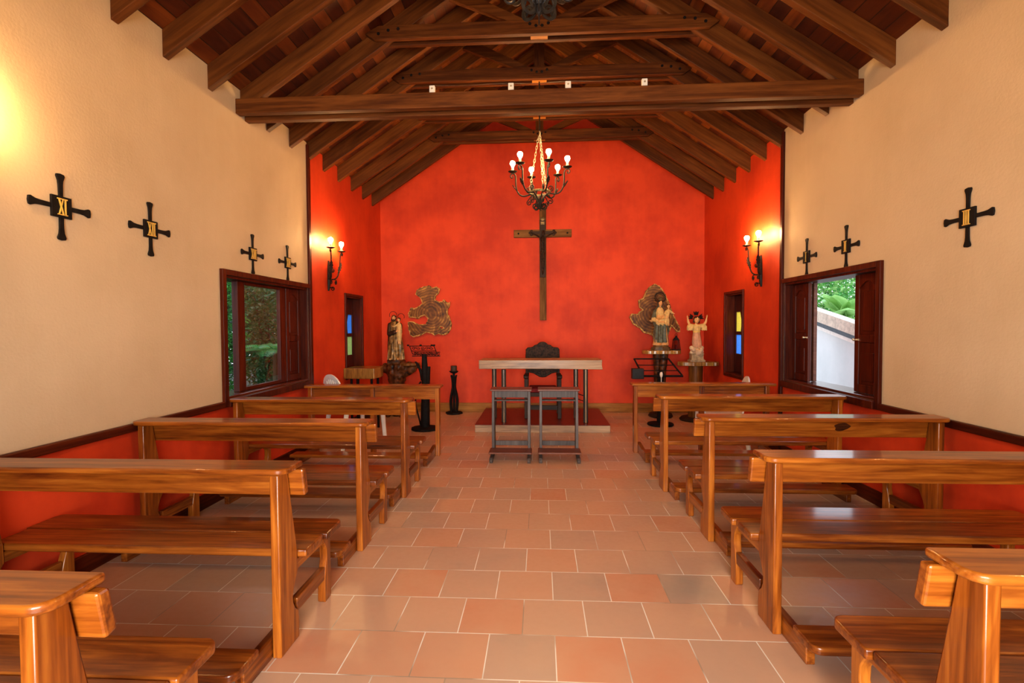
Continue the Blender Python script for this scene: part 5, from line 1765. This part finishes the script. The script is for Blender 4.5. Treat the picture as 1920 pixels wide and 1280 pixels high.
# ------------------------------------------------------------------ plastic chairs
def plastic_chair(label, x, y, rz):
    """moulded garden chair facing -y before it is turned"""
    r = thing('plastic_chair', label, 'chair', (x, y, 0), rz, 'white plastic chairs')
    st = [(-0.23, -0.22), (-0.20, -0.25), (0.20, -0.25), (0.23, -0.22), (0.20, 0.22), (-0.20, 0.22)]
    MB().prism(st, 2, 0.405, 0.428).build('seat', 'plastic', r, bevel=0.009)
    for sx in (-1, 1):
        MB().tube([(sx * 0.255, -0.26, 0.0), (sx * 0.235, -0.235, 0.42), (sx * 0.245, -0.235, 0.635)], [0.026, 0.030, 0.024], 8, flat=(1.0, 0.75)).build('leg', 'plastic', r, smooth=50)
        MB().tube([(sx * 0.225, 0.285, 0.0), (sx * 0.205, 0.22, 0.42)], [0.026, 0.030], 8, flat=(1.0, 0.75)).build('leg', 'plastic', r, smooth=50)
        MB().tube([(sx * 0.245, -0.250, 0.632), (sx * 0.252, -0.05, 0.640), (sx * 0.235, 0.14, 0.655), (sx * 0.215, 0.245, 0.70)], [0.024, 0.028, 0.026, 0.022], 8, flat=(1.2, 0.5)).build('armrest', 'plastic', r, smooth=50)
    bk = lambda z: 0.215 + (z - 0.42) * 0.21
    b = MB()

    def barp(poly):
        vs = [(u, bk(w) - 0.008, w) for u, w in poly] + [(u, bk(w) + 0.010, w) for u, w in poly]
        n = len(poly)
        b._add(vs, [list(range(n)), list(range(2 * n - 1, n - 1, -1))] + [(i, (i + 1) % n, n + (i + 1) % n, n + i) for i in range(n)])
    N = 18
    outer = [(0.215 * math.cos(PI * i / N), 0.69 + 0.175 * math.sin(PI * i / N)) for i in range(N + 1)]
    innr = [(0.165 * math.cos(PI * i / N), 0.69 + 0.115 * math.sin(PI * i / N)) for i in range(N + 1)]
    for i in range(N):
        barp([outer[i], outer[i + 1], innr[i + 1], innr[i]])
    for sx in (-1, 1):
        barp([(sx * 0.215, 0.69), (sx * 0.165, 0.69), (sx * 0.165, 0.42), (sx * 0.205, 0.42)])
    barp([(-0.17, 0.42), (0.17, 0.42), (0.17, 0.47), (-0.17, 0.47)])
    for q in range(6):
        u = -0.125 + 0.05 * q
        top_ = 0.69 + 0.115 * math.sqrt(max(0.0, 1 - (u / 0.165) ** 2)) + 0.01
        barp([(u - 0.012, 0.465), (u + 0.012, 0.465), (u + 0.012, top_), (u - 0.012, top_)])
    b.build('backrest', 'plastic', r)
    return r


lc_ = plastic_chair('white plastic chair behind the left front kneeling desk, its slotted back turned to the camera', -2.39, 6.34, math.radians(140))
lc_.scale = (1.06, 1.06, 1.06)
plastic_chair('white plastic chair behind the right front kneeling desk, seen from the side', 2.25, 6.42, math.radians(-100))


# ------------------------------------------------------------------ outside
tag(MB().box(-16, XL - WT - 0.01, -3, 22, -0.25, -0.13).build('garden_ground', 'soil'), 'damp soil of the planted strip outside the left window', 'ground', kind='structure')
tag(MB().box(XR + WT + 0.01, 16, -3, 24, -0.25, -0.13).build('yard_ground', 'paving'), 'pale paving outside the right window', 'ground', kind='structure')
tag(MB().box(-6, 6, -9, YF - 0.42, -0.25, -0.13).build('forecourt_ground', 'paving'), 'pale paving before the entrance behind the viewer', 'ground', kind='structure')


def leaves(b, centre, radius, count, size, rnd, mis, droop=0.3, flat=1.0):
    for _ in range(count):
        while True:
            p = Vector((rnd.uniform(-1, 1), rnd.uniform(-1, 1), rnd.uniform(-1, 1)))
            if 0.25 < p.length < 1:
                break
        c = Vector(centre) + Vector((p.x * radius[0], p.y * radius[1], p.z * radius[2]))
        d = Vector((rnd.uniform(-1, 1), rnd.uniform(-1, 1), rnd.uniform(-0.6, 0.5))).normalized()
        s = d.cross(Vector((rnd.uniform(-0.4, 0.4), rnd.uniform(-0.4, 0.4), 1))).normalized()
        n = s.cross(d)
        L = size * rnd.uniform(0.6, 1.3)
        w = L * 0.26
        up = n * w * 0.3
        q = [c, c + d * L * 0.22 + s * w * 0.8 + up, c + d * L * 0.58 + s * w * 0.85 + up, c + d * L - n * w * 0.4, c + d * L * 0.58 - s * w * 0.85 + up, c + d * L * 0.22 - s * w * 0.8 + up, c + d * L * 0.5]
        b._add(q, [(0, 1, 6), (1, 2, 6), (2, 3, 6), (3, 4, 6), (4, 5, 6), (5, 0, 6)], rnd.choice(mis))


def frond(b, base, d, L, rnd, n=22, leafl=0.22, mi=0, sag=0.5):
    d = Vector(d).normalized()
    sd = d.cross(Vector((0, 0, 1))).normalized()
    pts = []
    for i in range(n + 1):
        u = i / n
        pts.append(Vector(base) + d * (L * u) + Vector((0, 0, -sag * L * u * u)))
    b.tube(pts, [0.010 * (1 - 0.8 * i / n) for i in range(n + 1)], 5, mi)
    for i in range(2, n):
        u = i / n
        ll = leafl * math.sin(PI * min(1, 0.12 + 0.88 * (1 - abs(u - 0.4) / 0.62)) / 2)
        t_ = (pts[i + 1] - pts[i - 1]).normalized()
        for sg in (-1, 1):
            dd = (sd * sg + t_ * 0.55 + Vector((0, 0, -0.25))).normalized()
            w = t_ * (L / n * 0.36)
            p = pts[i]
            e = p + dd * ll
            m = p + dd * ll * 0.45
            b._add([p - w * 0.3, m - w, e, m + w, p + w * 0.3], [(0, 1, 2, 3, 4)], mi)


def shrub(label, x, y, base, h, r, n, size, seed, mis, mats, name='garden_shrub', group='shrubs outside the left window'):
    rnd = random.Random(seed)
    o = thing(name, label, 'shrub', (x, y, base), 0, group)
    b = MB()
    leaves(b, (0, 0, h * 0.55), (r, r, h * 0.5), n, size, rnd, mis)
    b.build('foliage', mats, o, fix=False)
    st = MB()
    for _ in range(6):
        a = rnd.uniform(0, 2 * PI)
        st.tube([(0.03 * math.cos(a), 0.03 * math.sin(a), 0), (0.3 * r * math.cos(a), 0.3 * r * math.sin(a), h * 0.5), (0.6 * r * math.cos(a), 0.6 * r * math.sin(a), h * 0.85)], [0.02, 0.014, 0.006], 5)
    st.build('stems', 'stem', o, fix=False)
    return o


GB = -0.13
shrub('bright green leafy shrub close outside the open gap of the left window', -5.02, 7.60, GB, 3.0, 0.40, 2200, 0.11, 21, [0, 0, 1], ['leaf_a', 'leaf_b'])
shrub('bright shrub a little further out, seen at the left edge of the left window', -6.3, 9.0, GB, 3.3, 0.55, 2600, 0.13, 22, [0, 1], ['leaf_a', 'leaf_b'])
shrub('olive shrub seen through the middle of the left window glass', -4.85, 8.85, GB, 2.7, 0.48, 2400, 0.10, 23, [0, 1], ['leaf_c', 'leaf_b'])
shrub('tall olive shrub seen through the right part of the left window glass', -5.9, 10.7, GB, 3.4, 0.80, 3200, 0.13, 24, [0, 1], ['leaf_c', 'leaf_b'])
shrub('dark dense shrub filling the distance behind the left window', -7.6, 13.3, GB, 5.2, 1.9, 9000, 0.26, 25, [0, 1], ['leaf_b', 'leaf_c'])
shrub('dark shrub in the far left of the view through the left window', -10.6, 9.6, GB, 4.6, 1.4, 4000, 0.24, 26, [0, 1], ['leaf_b', 'leaf_c'])
shrub('dark shrub in the far right of the view through the left window', -4.8, 16.8, GB, 4.4, 1.4, 4000, 0.24, 27, [0, 1], ['leaf_b', 'leaf_c'])
shrub('bright shrub outside the left window, hidden behind its near jamb from the aisle', -5.6, 5.7, GB, 3.0, 0.8, 2200, 0.15, 28, [0, 1], ['leaf_a', 'leaf_b'])
shrub('deep green shrub behind the near jamb of the left window, further out', -8.2, 7.2, GB, 4.2, 1.2, 2600, 0.22, 29, [0, 1], ['leaf_b', 'leaf_a'])
for k, (x, y, lab, sd) in enumerate(((-3.62, 5.72, 'fern with arching fronds low outside the left window', 31), (-3.76, 6.62, 'pale palm fronds low behind the left window glass', 32), (-4.05, 7.45, 'taller fern whose fronds cross the middle of the left window', 33))):
    rnd = random.Random(sd)
    o = thing('fern', lab, 'fern', (x, y, GB), 0, 'ferns outside the left window')
    hb = (0.55, 0.45, 1.25)[k]
    MB().tube([(0, 0, 0), (0.02, 0.01, hb)], [0.05, 0.035], 8).build('stem', 'stem', o, smooth=60)
    for q in range(11):
        a = 2 * PI * q / 11 + rnd.uniform(-0.2, 0.2)
        b = MB()
        frond(b, (0.02, 0.01, hb), (math.cos(a), math.sin(a), rnd.uniform(0.5, 1.1)), rnd.uniform(0.62, 0.85) * (0.58, 0.78, 0.86)[k], rnd)
        b.build('frond', 'leaf_a' if k != 1 else 'leaf_c', o, fix=False)

# neighbouring white building on the right
t = thing('neighbour_building', 'white building wall with a sloping tan roof verge outside the right window', 'building', (0, 0, -0.13))
eave = lambda y: 1.598 + 0.13 + (y - 9.509) * 0.216
MB().prism([(3.0, 0), (16.0, 0), (16.0, eave(16)), (3.0, eave(3.0))], 0, 5.0, 5.3).build('white_wall', 'white_wall', t)
MB().prism([(3.0, eave(3) - 0.13), (16, eave(16) - 0.13), (16, eave(16) - 0.055), (3.0, eave(3) - 0.055)], 0, 4.93, 5.02).build('fascia_board', 'white', t)
MB().prism([(3.0, eave(3) - 0.05), (16, eave(16) - 0.05), (16, eave(16) + 0.025), (3.0, eave(3) + 0.025)], 0, 4.88, 5.02).build('gutter', 'roof_grey', t)
MB().prism([(3.0, eave(3) + 0.027), (16, eave(16) + 0.027), (16, eave(16) + 0.25), (3.0, eave(3) + 0.19)], 0, 4.86, 5.05).build('roof_verge', 'roof_tan', t)

# banana plant and tree beyond it
t = thing('banana_plant', 'pale green banana plant rising above the white building outside the right window', 'banana plant', (8.2, 14.1, GB))
MB().tube([(0, 0, 0), (0.03, 0, 1.2), (0.0, 0.02, 2.0)], [0.14, 0.11, 0.07], 10).build('stem', 'stem', t, smooth=60)
rnd = random.Random(41)
for q in range(11):
    a = 2 * PI * q / 11 + 0.3
    el = rnd.uniform(0.4, 2.6)
    d = Vector((math.cos(a), math.sin(a), el)).normalized()
    sd = d.cross(Vector((0, 0, 1))).normalized()
    L = rnd.uniform(1.0, 1.5)
    b = MB()
    N = 12
    prev = None
    vs, fs = [], []
    for i in range(N + 1):
        u = i / N
        c = Vector((0, 0, 1.85)) + d * (L * u) + Vector((0, 0, -0.45 * L * u * u))
        w = 0.27 * math.sin(PI * min(1, 0.08 + 0.92 * u)) ** 0.6 if u < 0.98 else 0.02
        vs += [c - sd * w + Vector((0, 0, -w * 0.35)), c, c + sd * w + Vector((0, 0, -w * 0.35))]
    for i in range(N):
        for j in (0, 1):
            fs.append((i * 3 + j, i * 3 + j + 1, i * 3 + j + 4, i * 3 + j + 3))
    b._add(vs, fs)
    b.build('leaf', 'leaf_d', t, fix=False)
shrub('pale hazy tree above the white building at the upper left of the right window', 9.9, 18.9, GB, 4.6, 1.3, 3600, 0.20, 51, [0, 1], ['leaf_d', 'leaf_a'], 'garden_tree', 'trees outside the right window')
shrub('pale tree behind the banana plant outside the right window', 12.4, 20.6, GB, 5.2, 1.4, 3600, 0.24, 52, [0, 1], ['leaf_d', 'leaf_a'], 'garden_tree', 'trees outside the right window')
